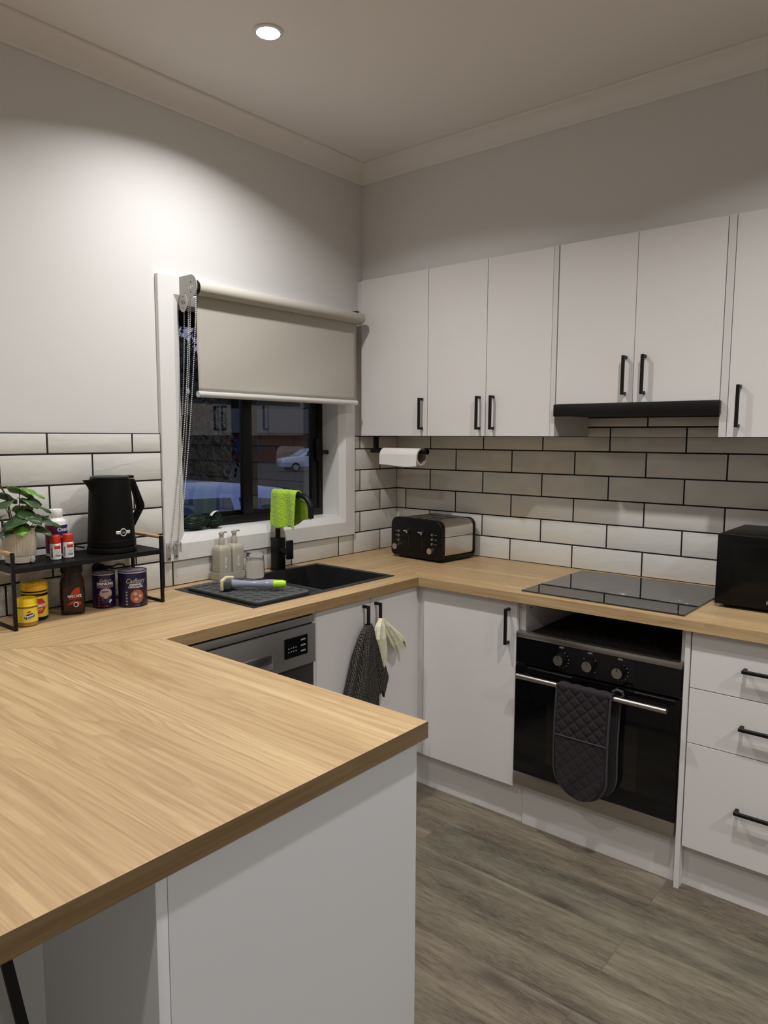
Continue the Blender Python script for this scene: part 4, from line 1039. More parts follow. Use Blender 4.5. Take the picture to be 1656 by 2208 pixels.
# red-capped bottles
def redcap(x, y, label):
    r = thing('pill_bottle', label, 'bottle', (x, y, SZ), group='small red-capped pill bottles')
    t = MB(); t.lathe([(0.0145, SZ+0.0004), (0.016, SZ+0.002), (0.016, SZ+0.048), (0.014, SZ+0.050)], x, y, 32); t.build('bottle', m_white, r)
    t = MB(); t.lathe([(0.0152, SZ+0.0505), (0.0155, SZ+0.052), (0.0150, SZ+0.073), (0.0135, SZ+0.075)], x, y, 48, ribs=24, amp=0.01); t.build('cap', m_red, r)
    ang = math.atan2(-2.327-y, -2.917-x); mp_ = cylmap(x, y, 0.0162, SZ, ang)
    q = MB(); q.grid(lambda u, v: mp_(-0.003+0.020*u, 0.033+0.010*v), 8, 3); q.build('label_band', m_redp, r)
    q = MB()
    for k in range(6): decal(q, 0.007+(k % 2)*0.001, 0.028-k*0.0036, 0.014-0.002*(k % 3), 0.0012, mp_)
    q.build('label_print', m_greyprint, r)
    q = MB(); decal(q, -0.011, 0.022, 0.0035, 0.030, mp_); decal(q, 0.007, 0.013, 0.016, 0.003, mp_); q.build('barcode', m_dark, r)
redcap(-1.862, -0.142, 'small white pill bottle with red cap, the one next to the plant')
redcap(-1.819, -0.137, 'small white pill bottle with red cap, the one nearer the kettle')

# kettle
kx, ky = -1.660, -0.118
kt = thing('kettle', 'matte black electric kettle with angular handle and silver display on the shelf', 'kettle', (kx, ky, SZ))
t = MB(); t.lathe([(0.076, SZ+0.0004), (0.079, SZ+0.004), (0.079, SZ+0.016), (0.072, SZ+0.0185)], kx, ky, 48); t.build('power_base', m_blackpl, kt)
m_kettle = plain('kettle_black_coating', (0.005, 0.0045, 0.004), 0.55, var=0.05, spec=0.12)
t = MB(); t.lathe([(0.072, SZ+0.019), (0.0755, SZ+0.021), (0.0755, SZ+0.040), (0.0745, SZ+0.041), (0.0640, SZ+0.236), (0.0635, SZ+0.238)], kx, ky, 56); t.build('body', m_kettle, kt)
t = MB(); t.lathe([(0.060, SZ+0.2385), (0.0615, SZ+0.240), (0.0605, SZ+0.2465), (0.050, SZ+0.2490)], kx, ky, 48); t.box(kx+0.03, kx+0.082, ky-0.014, ky+0.014, SZ+0.2385, SZ+0.2485, r=0.003); t.build('lid', m_blackpl, kt)
t = MB(); V = []; F = []
for (z, ext, hw_) in ((SZ+0.196, 0.0, 0.022), (SZ+0.215, 0.008, 0.024), (SZ+0.238, 0.026, 0.016)):
    base_r = 0.0665-0.0000*(z-SZ)
    V += [(kx-0.050, ky-hw_-0.006, z), (kx-base_r-ext, ky-hw_*0.25, z), (kx-base_r-ext, ky+hw_*0.25, z), (kx-0.050, ky+hw_+0.006, z)]
for k in range(2):
    for j in range(4): F.append((k*4+j, k*4+(j+1) % 4, (k+1)*4+(j+1) % 4, (k+1)*4+j))
F += [(0, 1, 2, 3), (8, 9, 10, 11)]
t.raw(V, F); t.build('spout', m_kettle, kt)
hp = [(kx+0.040, SZ+0.222), (kx+0.076, SZ+0.232), (kx+0.098, SZ+0.196), (kx+0.1120, SZ+0.135), (kx+0.1100, SZ+0.126), (kx+0.071, SZ+0.083)]
P = [(kx+0.045, SZ+0.236), (kx+0.085, SZ+0.236), (kx+0.119, SZ+0.150), (kx+0.1195, SZ+0.140), (kx+0.114, SZ+0.130), (kx+0.0715, SZ+0.062),
     (kx+0.0705, SZ+0.090), (kx+0.098, SZ+0.134), (kx+0.099, SZ+0.142), (kx+0.081, SZ+0.205), (kx+0.075, SZ+0.213), (kx+0.064, SZ+0.213)]
t = MB(); t.prism(P, 'y', ky-0.013, ky+0.013, r=0.003); t.build('handle', m_kettle, kt, angle=40)
kang = -PI/2
mk_ = lambda rad: cylmap(kx, ky, rad, SZ, kang)
t = MB(); zc = 0.068
rk_ = 0.0738
t.tube([mk_(rk_)(0.0105*math.cos(a), zc+0.0115*math.sin(a)) for a in [2*PI*k/28 for k in range(28)]], 0.0016, n=8, closed=True)
t.build('display_ring', m_alu, kt)
t = MB(); decal(t, 0, zc, 0.020, 0.022, mk_(0.0745), 'disc'); t.build('display', mdisp, kt)
for sx in (-1, 1):
    t = MB(); t.grid(lambda u, v: mk_(0.0738+0.0008)(sx*(0.0115+0.0135*u), zc+(v-0.5)*0.011*(1-0.25*(u > 0.9))), 6, 4); o = t.build('button', m_alu, kt, 'silver side button'); sm = o.modifiers.new('thickness', 'SOLIDIFY'); sm.thickness = 0.0015
text_part('display_digits', '100', 0.0085, m_silverp, kt, lambda a, b2: mk_(0.0749)(a, zc-0.003+b2))
# power cord and outlet
so2 = thing('power_outlet', 'white wall power outlet on the tiles behind the shelf rack', 'outlet', (-1.66, -0.01, 1.02))
MB().box(-1.725, -1.610, -0.018, -0.0097, 0.985, 1.055, r=0.003).build('cover_plate', m_white, so2)
MB().box(-1.695, -1.684, -0.0205, -0.018, 1.030, 1.046, r=0.001).build('switch', m_white, so2)
pg = thing('power_plug', 'black plug and cord of the kettle under the shelf', 'plug', (-1.66, -0.04, 1.01))
t = MB(); t.cyl((-1.662, -0.0185, 1.014), (-1.662, -0.046, 1.014), 0.019, 0.017, n=24); t.tube([(-1.662, -0.034, 1.014), (-1.635, -0.036, 1.013), (-1.615, -0.036, 1.013)], [0.012, 0.008, 0.005], n=10); t.build('plug_head', m_blackpl, pg)
MB().tube([(-1.618, -0.036, 1.013), (-1.595, -0.036, 1.020), (-1.572, -0.034, 1.016), (-1.558, -0.032, 0.995), (-1.554, -0.030, 0.95), (-1.560, -0.035, 0.912), (-1.60, -0.046, 0.9045), (-1.70, -0.045, 0.9045), (-1.75, -0.05, 0.912), (-1.765, -0.050, 0.95), (-1.775, -0.019, 1.02), (-1.76, -0.0175, 1.088), (-1.735, -0.020, 1.097), (-1.715, -0.042, 1.092)], 0.0032, n=8).build('cord', m_blackpl, pg)

# jars under the shelf
def jar_angle(x, y): return math.atan2(-2.327-y, -2.917-x)
jx, jy = -1.968, -0.163
j1 = thing('peanut_butter_jar', 'small jar with bright yellow lid under the left of the shelf', 'jar', (jx, jy, B))
t = MB(); t.lathe([(0.026, B+0.0004), (0.0295, B+0.004), (0.0305, B+0.03), (0.0295, B+0.056), (0.0285, B+0.060)], jx, jy, 40); t.build('jar', m_peanut, j1)
t = MB(); t.lathe([(0.0290, B+0.0605), (0.0315, B+0.061), (0.0315, B+0.064), (0.0305, B+0.065), (0.0300, B+0.080), (0.028, B+0.083)], jx, jy, 72, ribs=36, amp=0.006); t.build('lid', m_yellow, j1)
a_ = jar_angle(jx, jy); mp_ = cylmap(jx, jy, 0.0309, B, a_)
q = MB(); q.grid(lambda u, v: mp_(-0.045+0.09*u, 0.014+0.042*v), 24, 3); q.build('label', m_yelp, j1)
mp_ = cylmap(jx, jy, 0.0312, B, a_); q = MB(); decal(q, 0.008, 0.032, 0.032, 0.016, mp_, 'disc', rot=0.25); q.build('label_oval', m_navy, j1)
q = MB(); decal(q, 0.006, 0.045, 0.012, 0.005, mp_, 'disc', rot=0.25); q.build('label_badge', m_redp, j1)
mp2_ = cylmap(jx, jy, 0.0315, B, a_)
def slant(a, b2, x0, z0, s=0.25): return mp2_(x0+a, z0+b2+a*s)
text_part('label_lettering', 'Peanut', 0.0098, m_whitep, j1, lambda a, b2: slant(a, b2, 0.008, 0.031), bold=0.0002)
text_part('label_lettering', 'Butter', 0.0070, m_whitep, j1, lambda a, b2: slant(a, b2, 0.009, 0.025))
jx, jy = -1.918, -0.108
j2 = thing('spread_jar', 'larger yeast spread jar with amber lid and red diamond label behind the small jar', 'jar', (jx, jy, B))
t = MB(); t.lathe([(0.034, B+0.0004), (0.037, B+0.005), (0.037, B+0.088), (0.0345, B+0.092)], jx, jy, 40); t.build('jar', m_blackpl, j2)
t = MB(); t.lathe([(0.0372, B+0.018), (0.0372, B+0.072)], jx, jy, 48)
t = MB(); t.lathe([(0.0372, B+0.084), (0.0385, B+0.086), (0.0385, B+0.088), (0.0375, B+0.0885)], jx, jy, 48); t.build('neck_ring', m_yellow2, j2)
t = MB(); t.lathe([(0.0355, B+0.093), (0.0395, B+0.0935), (0.0395, B+0.114), (0.037, B+0.118), (0.030, B+0.119)], jx, jy, 48); t.build('lid', m_yellow2, j2)
a_ = jar_angle(jx, jy); mp_ = cylmap(jx, jy, 0.0374, B, a_)
q = MB(); q.grid(lambda u, v: mp_(-0.055+0.11*u, 0.012+0.064*v), 24, 3); q.build('label', m_yelp, j2)
mp_ = cylmap(jx, jy, 0.0377, B, a_); q = MB(); dx0 = 0.012
q.grid(lambda u, v: mp_(dx0+(u-0.5)*0.054*(1-0.62*abs(2*v-1)), 0.046+(v-0.5)*0.046), 17, 9); q.build('label_diamond', m_redp, j2)
mp2_ = cylmap(jx, jy, 0.0381, B, a_)
text_part('label_lettering', 'VEGEMITE', 0.0128, m_whitep, j2, lambda a, b2: mp2_(dx0-0.003+a*0.92, 0.043+b2), bold=0.0004)
q = MB(); decal(q, dx0, 0.037, 0.022, 0.0035, mp2_); decal(q, dx0, 0.031, 0.016, 0.0016, mp2_); q.build('label_print', m_yelp, j2)

# coffee jar
cx_, cy_ = -1.806, -0.125; a_ = jar_angle(cx_, cy_)
cj = thing('coffee_jar', 'dark instant coffee jar with black lid and red label under the shelf', 'jar', (cx_, cy_, B))
t = MB(); ca, sa_ = math.cos(a_), math.sin(a_)
def cjp(hw_, hd_, z, n=32):
    P = []
    for i in range(n):
        th = 2*PI*i/n; c, s2 = math.cos(th), math.sin(th); e = 0.6
        lx = hw_*abs(c)**e*(1 if c > 0 else -1); ly = hd_*abs(s2)**e*(1 if s2 > 0 else -1)
        P.append((cx_+ly*ca-lx*sa_, cy_+ly*sa_+lx*ca, z))
    return P
V = []; F = []; levels = [(0.033, 0.026, 0.0004), (0.036, 0.029, 0.005), (0.037, 0.030, 0.03), (0.0375, 0.030, 0.075), (0.036, 0.029, 0.100), (0.031, 0.026, 0.122), (0.029, 0.025, 0.133)]
for hw_, hd_, z in levels: V += cjp(hw_, hd_, B+z)
for k in range(len(levels)-1):
    for i in range(32): F.append((k*32+i, k*32+(i+1) % 32, (k+1)*32+(i+1) % 32, (k+1)*32+i))
F += [tuple(range(32)), tuple(range((len(levels)-1)*32, len(levels)*32))]
t.raw(V, F); t.build('jar', m_coffee, cj, angle=60)
V = []; F = []; lv = [(0.031, 0.027, 0.1335), (0.033, 0.028, 0.136), (0.0325, 0.028, 0.168), (0.030, 0.026, 0.171)]
for hw_, hd_, z in lv: V += cjp(hw_, hd_, B+z)
for k in range(3):
    for i in range(32): F.append((k*32+i, k*32+(i+1) % 32, (k+1)*32+(i+1) % 32, (k+1)*32+i))
F += [tuple(range(32)), tuple(range(96, 128))]
t = MB(); t.raw(V, F); t.build('lid', m_blackpl, cj, angle=50)
def cf_(x, y, o=0.0): dd_ = 0.0302+o-0.10*max(0, abs(x)-0.022)-0.06*max(0, y-0.08); return (cx_+dd_*ca-x*sa_, cy_+dd_*sa_+x*ca, B+y)
q = MB(); q.grid(lambda u, v: cf_(-0.026+0.054*u, 0.010+0.078*v, 0.0004), 10, 6); lbl = q.build('label', m_brown, cj)
q = MB(); q.raw([cf_(x, y, 0.0009) for x, y in ((-0.006, 0.066), (0.005, 0.066), (0.022, 0.064), (0.022, 0.088), (0.012, 0.088), (0.003, 0.080), (-0.003, 0.072))], [(0, 1, 2, 3, 4, 5, 6)]); 
q.raw([cf_(x, y, 0.0009) for x, y in ((-0.010, 0.040), (0.004, 0.047), (0.016, 0.044), (0.024, 0.044), (0.024, 0.032), (0.010, 0.036), (-0.016, 0.034))], [(0, 1, 2, 3, 4, 5, 6)]); q.build('label_red_wave', m_redp, cj)
text_part('label_lettering', 'NESCAFÉ', 0.0115, m_whitep, cj, lambda a, b2: cf_(0.006+a*0.86, 0.057+b2, 0.0014), bold=0.0003)
text_part('label_lettering', 'BLEND 43', 0.0075, m_redp, cj, lambda a, b2: cf_(0.006+a, 0.0495+b2, 0.0014), bold=0.0003)
q = MB(); decal(q, 0.010, 0.034, 0.0155, 0.016, lambda a, b2: cf_(a, b2, 0.0016), 'disc'); q.build('label_cup', m_white, cj)
q = MB(); decal(q, 0.0095, 0.034, 0.010, 0.011, lambda a, b2: cf_(a, b2, 0.0020), 'disc'); q.build('label_cup_coffee', m_dark, cj)

def tin(x, y, r, h, label, big):
    o = thing('drinking_chocolate_tin', label, 'tin', (x, y, B), group='purple drinking chocolate tins')
    t = MB(); t.lathe([(r-0.001, B+0.0004), (r, B+0.002), (r, B+h-0.004)], x, y, 48); t.build('tin', m_purple, o)
    t = MB(); t.lathe([(r+0.0003, B+h-0.006), (r+0.0008, B+h-0.004), (r+0.0003, B+h-0.002)], x, y, 48); t.build('rim_band', m_silverp, o)
    t = MB(); t.lathe([(r+0.0002, B+h-0.0035), (r+0.0008, B+h), (r-0.003, B+h), (r-0.004, B+h-0.005), (0.001, B+h-0.005)], x, y, 48); t.build('lid', plain('blue_violet_lid', (0.014, 0.010, 0.085), 0.35), o)
    a = jar_angle(x, y)+0.12; m1 = cylmap(x, y, r+0.0004, B, a); m2 = cylmap(x, y, r+0.0008, B, a); m3 = cylmap(x, y, r+0.0012, B, a)
    if big:
        text_part('label_lettering', 'Cadbury', 0.022, m_silverp, o, lambda p, q_: m1(0.004+p*0.86, 0.082+q_), shear=0.35, bold=0.0001)
        text_part('label_lettering', 'DRINKING', 0.0085, m_whitep, o, lambda p, q_: m1(0.004+p*0.95, 0.074+q_), bold=0.0002)
        text_part('label_lettering', 'CHOCOLATE', 0.0085, m_whitep, o, lambda p, q_: m1(0.004+p*0.95, 0.066+q_), bold=0.0002)
        q = MB(); decal(q, 0.008, 0.037, 0.044, 0.046, m1, 'disc'); q.build('label_mug', m_cocoa, o)
        q = MB(); 
        for (px_, py_, w_, h_) in ((0.002, 0.046, 0.012, 0.011), (0.018, 0.038, 0.011, 0.012), (0.004, 0.028, 0.013, 0.010)): decal(q, px_, py_, w_, h_, m2, 'disc')
        q.build('label_marshmallows', m_lilac, o)
        q = MB()
        for k in range(5): decal(q, -0.026, 0.012+k*0.010, 0.006, 0.005, m1)
        decal(q, 0.008, 0.008, 0.018, 0.0012, m1); q.build('label_print', m_greyprint, o)
    else:
        text_part('label_lettering', 'Cadbury', 0.013, m_silverp, o, lambda p, q_: m1(p*0.86, 0.089+q_), shear=0.35)
        text_part('label_lettering', 'DRINKING', 0.0120, m_whitep, o, lambda p, q_: m1(p*0.95, 0.078+q_), bold=0.0003)
        text_part('label_lettering', 'CHOCOLATE', 0.0100, m_silverp, o, lambda p, q_: m1(p*0.95, 0.069+q_), bold=0.0001)
        q = MB(); decal(q, 0.001, 0.050, 0.040, 0.034, m1, 'disc'); q.build('label_oval', m_lilac, o)
        q = MB(); decal(q, 0.001, 0.046, 0.030, 0.018, m2, 'disc'); q.build('label_froth', m_tan, o)
        q = MB(); q.raw([m2(px_, py_) for px_, py_ in ((-0.014, 0.043), (-0.012, 0.026), (-0.006, 0.020), (0.008, 0.020), (0.014, 0.026), (0.016, 0.043), (0.008, 0.038), (-0.006, 0.038))], [(0, 1, 2, 3, 4, 5, 6, 7)]); decal(q, -0.002, 0.056, 0.022, 0.0035, m3); q.build('label_cup', plain('cup_purple', (0.06, 0.03, 0.12), 0.5), o)
        q = MB(); decal(q, 0.016, 0.026, 0.008, 0.007, m3, 'disc'); decal(q, 0.013, 0.021, 0.006, 0.006, m3, 'disc'); q.build('label_marshmallows', m_white, o)
        q = MB()
        for k in range(5): decal(q, -0.022, 0.010+k*0.009, 0.005, 0.0045, m1)
        decal(q, 0.0, 0.008, 0.022, 0.0012, m1); q.build('label_print', m_redp, o)
    return o
tin(-1.692, -0.114, 0.0365, 0.116, 'smaller purple drinking chocolate tin beside the coffee jar', False)
tin(-1.618, -0.166, 0.0460, 0.120, 'larger purple drinking chocolate tin beside the rack leg', True)

# ------------------------------------------------------------------ cloths
def hanging(name, label, cat, mat, lobes):
    """each lobe: list of stations (x, y, z, half width, half depth), folds"""
    t = MB()
    for (st, folds, amp, ph0, jag) in lobes:
        n = 96; m_ = 40
        def f(u, v, st=st, folds=folds, amp=amp, ph0=ph0, jag=jag):
            k = v*(len(st)-1); i = min(int(k), len(st)-2); w = k-i; w = w*w*(3-2*w)
            a = [st[i][j]*(1-w)+st[i+1][j]*w for j in range(5)]
            th = 2*PI*u; g = 1+amp*min(1, v*2.5)*math.sin(folds*th+ph0+v*1.3)+0.4*amp*min(1, v*2.5)*math.sin((folds*2+1)*th+ph0*2)
            zz = a[2]-(jag*(0.5+0.5*math.sin(3*th+ph0))+jag*0.5*math.sin(th*2+ph0))*max(0, v-0.6)/0.4
            return (a[0]+a[3]*math.cos(th)*(0.75+0.25*g), a[1]+a[4]*math.sin(th)*g, zz)
        t.grid(f, n, m_, closed_u=True)
    o = t.build(name, mat, None, angle=80)
    tag(o, label, cat)
    s_ = o.modifiers.new('thickness', 'SOLIDIFY'); s_.thickness = 0.0012
    return o
HYW = YD-0.0265
hanging('tea_towel', 'black finely checked tea towel hanging from the left sink-cabinet handle', 'tea towel', m_cblack, [
    ([(-0.931, HYW-0.003, 0.772, 0.018, 0.012), (-0.934, HYW-0.003, 0.745, 0.034, 0.017), (-0.945, HYW-0.001, 0.68, 0.056, 0.020), (-0.955, HYW, 0.60, 0.072, 0.021), (-0.965, HYW-0.001, 0.53, 0.092, 0.023), (-0.965, HYW-0.002, 0.455, 0.092, 0.024)], 7, 0.30, 0.6, 0.03),
    ([(-0.924, HYW-0.003, 0.768, 0.008, 0.010), (-0.905, HYW-0.006, 0.70, 0.020, 0.014), (-0.885, HYW-0.006, 0.62, 0.034, 0.016), (-0.862, HYW-0.006, 0.555, 0.040, 0.017), (-0.874, HYW-0.005, 0.50, 0.030, 0.015)], 5, 0.30, 1.9, 0.02)])
hanging('tea_towel', 'cream cotton cloth hanging from the right sink-cabinet handle', 'tea towel', m_cwhite, [
    ([(-0.857, HYW-0.004, 0.783, 0.006, 0.010), (-0.868, HYW-0.006, 0.755, 0.020, 0.015), (-0.872, HYW-0.008, 0.71, 0.030, 0.017), (-0.862, HYW-0.008, 0.66, 0.026, 0.017), (-0.862, HYW-0.007, 0.605, 0.026, 0.014)], 5, 0.30, 0.3, 0.015),
    ([(-0.852, HYW-0.004, 0.780, 0.006, 0.010), (-0.832, HYW-0.010, 0.750, 0.020, 0.013), (-0.802, HYW-0.014, 0.712, 0.034, 0.014), (-0.772, HYW-0.015, 0.680, 0.042, 0.014), (-0.760, HYW-0.015, 0.662, 0.036, 0.012)], 4, 0.35, 1.0, 0.02)])
MITT = thing('oven_mitt', 'charcoal quilted double oven mitt draped over the oven handle', 'oven mitt', (HX, -1.33, HZ))
def mitt_half(xf, yc, ztop, zbot, hw, sgn, name, lab=None):
    t = MB(); NU, NV = 64, 110
    def f(u, v):
        z = ztop-(ztop-zbot)*v; s_ = (u-0.5)*2
        w = hw
        if z < zbot+hw: w = hw*math.sqrt(max(0.0004, 1-((zbot+hw-z)/hw)**2))
        y = yc-s_*w+0.006*math.sin(v*3)
        q1 = (y+z)/0.045; q2 = (y-z)/0.045
        g = min(abs(q1-round(q1)), abs(q2-round(q2)))*2
        puff = 0.0045*(min(1, g*2.2))**0.6
        edge = min(1, (1-abs(s_))*8)
        wr = 0.003*math.sin(y*60+z*35)*max(0, (v-0.5))*2
        pocket = 0.006 if z < 0.435 else 0.0
        x = xf+sgn*(puff*(0.45 if z < 0.435 else 1)*edge+0.008*edge+wr*edge+pocket*edge)
        return (x, y, z)
    def fb(u, v):
        p = f(u, v); return (xf-sgn*0.004, p[1], p[2])
    t.grid(f, NU, NV); t.grid(fb, NU, NV)
    t.build(name, m_mitt, MITT, lab, angle=60)
    e = MB(); pts = []
    for k in range(40): v = k/39; p = f(0.0, v*0.995); pts.append((xf+sgn*0.003, p[1]+0.0015, p[2]))
    for k in range(39, -1, -1): v = k/39; p = f(1.0, v*0.995); pts.append((xf+sgn*0.003, p[1]-0.0015, p[2]))
    e.tube(pts, 0.0042, n=8); e.build('edge_binding', m_piping, MITT)
    if sgn < 0:
        e = MB(); e.tube([(xf+sgn*0.016, yc-s_*hw*0.97, 0.437-0.010*s_*0) for s_ in [-1+2*k/20 for k in range(21)]], 0.0022, n=6); e.build('pocket_binding', m_piping, MITT)
mitt_half(HX-0.012, -1.331, 0.612, 0.222, 0.0945, -1, 'front_mitt')
mitt_half(HX+0.016, -1.356, 0.606, 0.232, 0.090, 1, 'rear_mitt')
t = MB()
def fold(u, v):
    a = PI*v; r = 0.0145; return (HX-0.002+ -r*1.25*math.cos(a), -1.236-0.190*u - 0.012*v, HZ+0.004+r*math.sin(a)+0.0015*math.sin(u*25))
t.grid(fold, 30, 12); o = t.build('centre_band', m_mitt, MITT); sm = o.modifiers.new('thickness', 'SOLIDIFY'); sm.thickness = 0.004
t = MB(); t.tube([(HX+0.004, -1.425, 0.622), (HX+0.0, -1.440, 0.634), (HX+0.002, -1.458, 0.630), (HX+0.006, -1.460, 0.615)], 0.005, n=8); t.build('hanging_loop', m_piping, MITT)

# ------------------------------------------------------------------ downlights
for i, (x, y, pw) in enumerate(LAMP_SPOTS):
    lab = ['bright round ceiling downlight above the window end of the kitchen', 'round ceiling downlight above the space before the oven', 'round ceiling downlight above the breakfast bar near the window wall', 'round ceiling downlight above the outer side of the breakfast bar', 'round ceiling downlight behind the viewer on the right', 'round ceiling downlight behind the viewer on the left'][i]
    r = thing('downlight', lab, 'ceiling light', (x, y, CEIL), group='recessed round downlights', local=True)
    t = MB(); t.lathe([(0.046, -0.0005), (0.045, -0.004), (0.036, -0.006), (0.036, -0.0005)], 0, 0, 40); t.build('trim_ring', m_trimw, r, world=False)
    MB().cyl((0, 0, -0.0005), (0, 0, -0.0045), 0.0358, n=40).build('diffuser', mlamp, r, world=False)
    downlight_light(r, x, y, pw)

# ------------------------------------------------------------------ outside
struct(MB().raw([(-14, 0.5, -0.55), (60, 0.5, -0.55), (60, 12, -0.75), (-14, 12, -0.75), (120, 110, -1.8), (-14, 110, -1.8)], [(0, 1, 2, 3), (3, 2, 4, 5)]).build('floor_outdoors', m_asph))
def car(name, label, loc, rz, paint, L_=4.4, W_=1.78, H_=1.46, antenna=False):
    r = thing(name, label, 'car', loc, rz, local=True); hw_ = W_/2
    s_ = L_/4.4; hh = H_/1.46
    body = [(-2.15, 0.30), (-2.2, 0.62), (-2.12, 0.80), (-1.25, 0.92), (-0.9, 0.95), (1.65, 0.98), (2.12, 0.92), (2.2, 0.60), (2.15, 0.30)]
    t = MB(); t.prism([(a*s_, b2*hh) for a, b2 in body], 'y', -hw_, hw_, r=0.06, seg=3); t.build('body', paint, r, world=False, angle=60)
    low = [(-1.15, 0.94), (-0.35, 1.40), (0.9, 1.46), (1.75, 1.36), (2.02, 0.96)]
    V = []; F = []
    sec = [(-1.22, 0.93, 0.90), (-0.95, 1.08, 0.86), (-0.42, 1.385, 0.77), (0.0, 1.44, 0.74), (0.7, 1.46, 0.73), (1.35, 1.43, 0.73), (1.80, 1.34, 0.75), (2.08, 0.96, 0.88)]
    for (x, z, w_) in sec:
        wb = 0.965; V += [(x*s_, -hw_*wb, 0.93*hh), (x*s_, -hw_*w_, z*hh-0.05), (x*s_, -hw_*w_*0.86, z*hh), (x*s_, hw_*w_*0.86, z*hh), (x*s_, hw_*w_, z*hh-0.05), (x*s_, hw_*wb, 0.93*hh)]
    for k in range(len(sec)-1):
        for j in range(5): F.append((k*6+j, k*6+j+1, (k+1)*6+j+1, (k+1)*6+j))
    F += [tuple(range(6)), tuple(range((len(sec)-1)*6, len(sec)*6))]
    t = MB(); t.raw(V, F); t.build('cabin', paint, r, world=False, angle=60)
    t = MB()
    def sidewin(x0, x1, sgn):
        def P(x, fz):
            zt = 0
            for k in range(len(sec)-1):
                if sec[k][0] <= x <= sec[k+1][0]:
                    w = (x-sec[k][0])/(sec[k+1][0]-sec[k][0]); zt = sec[k][1]*(1-w)+sec[k+1][1]*w; ww = sec[k][2]*(1-w)+sec[k+1][2]*w
            zt = zt*hh-0.10; z0 = 0.97*hh; z = z0+(zt-z0)*fz
            f_ = (z-0.93*hh)/max(0.05, (zt+0.05-0.93*hh)); yy = hw_*(0.965+(ww-0.965)*min(1, f_))+0.006
            return (x*s_, sgn*yy, z)
        V = [P(x0+(x1-x0)*i/6, v) for v in (0, 1) for i in range(7)]
        t.raw(V, [(i, i+1, 8+i, 7+i) for i in range(6)])
    for sg in (-1, 1): sidewin(-0.75, 0.12, sg); sidewin(0.20, 1.05, sg); sidewin(1.12, 1.72, sg)
    t.build('windows', m_carglass, r, world=False, recalc=False)
    t = MB(); V = [(-1.16*s_, y, 0.975*hh) for y in (-0.70, 0.70)]+[(-0.47*s_, y, 1.375*hh) for y in (0.60, -0.60)]; V = [(x-0.01, y, z+0.012) for x, y, z in V]; t.raw(V, [(0, 1, 2, 3)])
    V = [(2.04*s_, y, 1.03*hh) for y in (-0.68, 0.68)]+[(1.84*s_, y, 1.29*hh) for y in (0.60, -0.60)]; V = [(x+0.012, y, z+0.01) for x, y, z in V]; t.raw(V, [(0, 1, 2, 3)]); t.build('windscreens', m_carglass, r, world=False, recalc=False)
    for x in (-1.38, 1.38):
        for sg in (-1, 1):
            t = MB(); t.cyl((x*s_, sg*(hw_-0.20), 0.32), (x*s_, sg*(hw_+0.01), 0.32), 0.32, n=32); w = t.build('wheel', m_tyre, r, world=False)
            t = MB(); t.cyl((x*s_, sg*(hw_+0.005), 0.32), (x*s_, sg*(hw_+0.02), 0.32), 0.20, n=24); t.build('hub_cap', m_greyprint, w, world=False)
    if antenna:
        t = MB(); t.lathe([(0.035, 1.44*hh), (0.03, 1.47*hh), (0.012, 1.50*hh)], -0.05*s_, -0.10, 14); t.tube([(-0.05*s_, -0.10, 1.48*hh), (0.12*s_, -0.10, 1.60*hh)], 0.007, n=6); t.build('antenna', m_tyre, r, world=False)
    return r
car('parked_car', 'blue car parked close outside the kitchen window', (0.85, 2.85, -0.40), math.radians(180), m_carpaint, H_=1.50, antenna=True)
car('parked_car', 'pale silver car parked far across the street', (33.0, 34.0, -0.99), math.radians(-25), m_carwhite, L_=4.5, H_=1.62)
hs = thing('house', 'dim red brick house across the street', 'building', (52, 56, -1.25), math.radians(-40), local=True)
t = MB(); t.box(-9, 9, -5, 5, 0, 3.0); t.build('wall', m_brick, hs, world=False)
t = MB(); t.prism([(-5.8, 3.0), (5.8, 3.0), (0, 5.6)], 'x', -9.6, 9.6); t.build('roof', plain('dark_roof_tile', (0.05, 0.05, 0.055), 0.9), hs, world=False)
t = MB(); t.box(-6, -3.5, -5.06, -5, 0.9, 2.3); t.box(2, 5, -5.06, -5, 0.9, 2.3); t.build('window', m_carglass, hs, world=False)
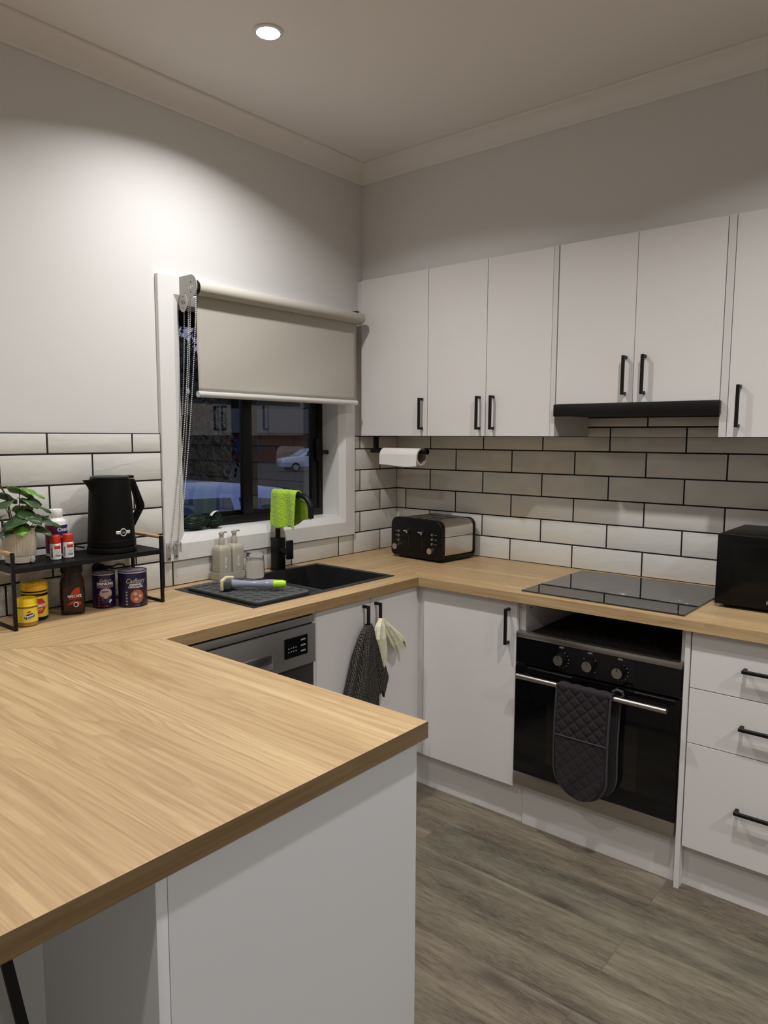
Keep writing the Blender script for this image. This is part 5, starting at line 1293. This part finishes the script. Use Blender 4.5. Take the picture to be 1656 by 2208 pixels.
# hedge: two leafy bushes
def bush(name, label, c, R, n, seed):
    rnd = random.Random(seed); V = []; F = []
    for k in range(n):
        u = rnd.uniform(-1, 1); ph_ = rnd.uniform(0, 2*PI); rad = rnd.uniform(0.72, 1.0)
        q = Vector((math.sqrt(1-u*u)*math.cos(ph_)*R[0]*rad, math.sqrt(1-u*u)*math.sin(ph_)*R[1]*rad, u*R[2]*rad))+Vector(c)
        d = Vector((rnd.uniform(-1, 1), rnd.uniform(-1, 1), rnd.uniform(-1, 1))).normalized(); X, Y, _ = frame_from(d); s_ = rnd.uniform(0.05, 0.12)
        i = len(V); V += [q-d*s_, q+X*s_*0.35, q+d*s_, q-X*s_*0.35]; F.append((i, i+1, i+2, i+3))
    r = thing(name, label, 'bush', (c[0], c[1], -0.75), local=False)
    t = MB(); t.raw(V, F); o = t.build('foliage', m_bush, r, recalc=False)
    t = MB(); t.sphere(c, 1, sub=3, sc=(R[0]*0.78, R[1]*0.78, R[2]*0.78)); t.build('inner_foliage', m_bush, r)
    MB().cyl((c[0], c[1], -0.75), (c[0], c[1], c[2]), 0.12).build('trunk', m_stem, r)
bush('garden_bush', 'dark leafy bush behind the blue car, left in the window', (2.2, 8.2, 1.5), (3.0, 1.6, 3.2), 12000, 2)
bush('garden_bush', 'dark low shrub behind the blue car, nearer the window stile', (6.2, 11.2, 0.9), (1.6, 1.2, 1.8), 4000, 4)
for k_, (bx_, by_, rr_, lab_) in enumerate([(75, 82, (13, 12, 13), 'large dark tree mass behind the far house'), (100, 66, (12, 12, 13), 'large dark tree mass right of the far house'), (46, 84, (14, 12, 13), 'large dark tree mass left of the far house')]):
    r = thing('tree', lab_, 'tree', (bx_, by_, -1.6)); t = MB(); t.sphere((bx_, by_, 5.0), 1, sub=4, sc=rr_)
    rn = random.Random(k_)
    for v in t.b.verts: v.co += Vector((rn.uniform(-1, 1), rn.uniform(-1, 1), rn.uniform(-1, 1)))*0.9
    t.build('crown', m_bush, r); MB().cyl((bx_, by_, -1.6), (bx_, by_, 2), 0.6).build('trunk', m_stem, r)
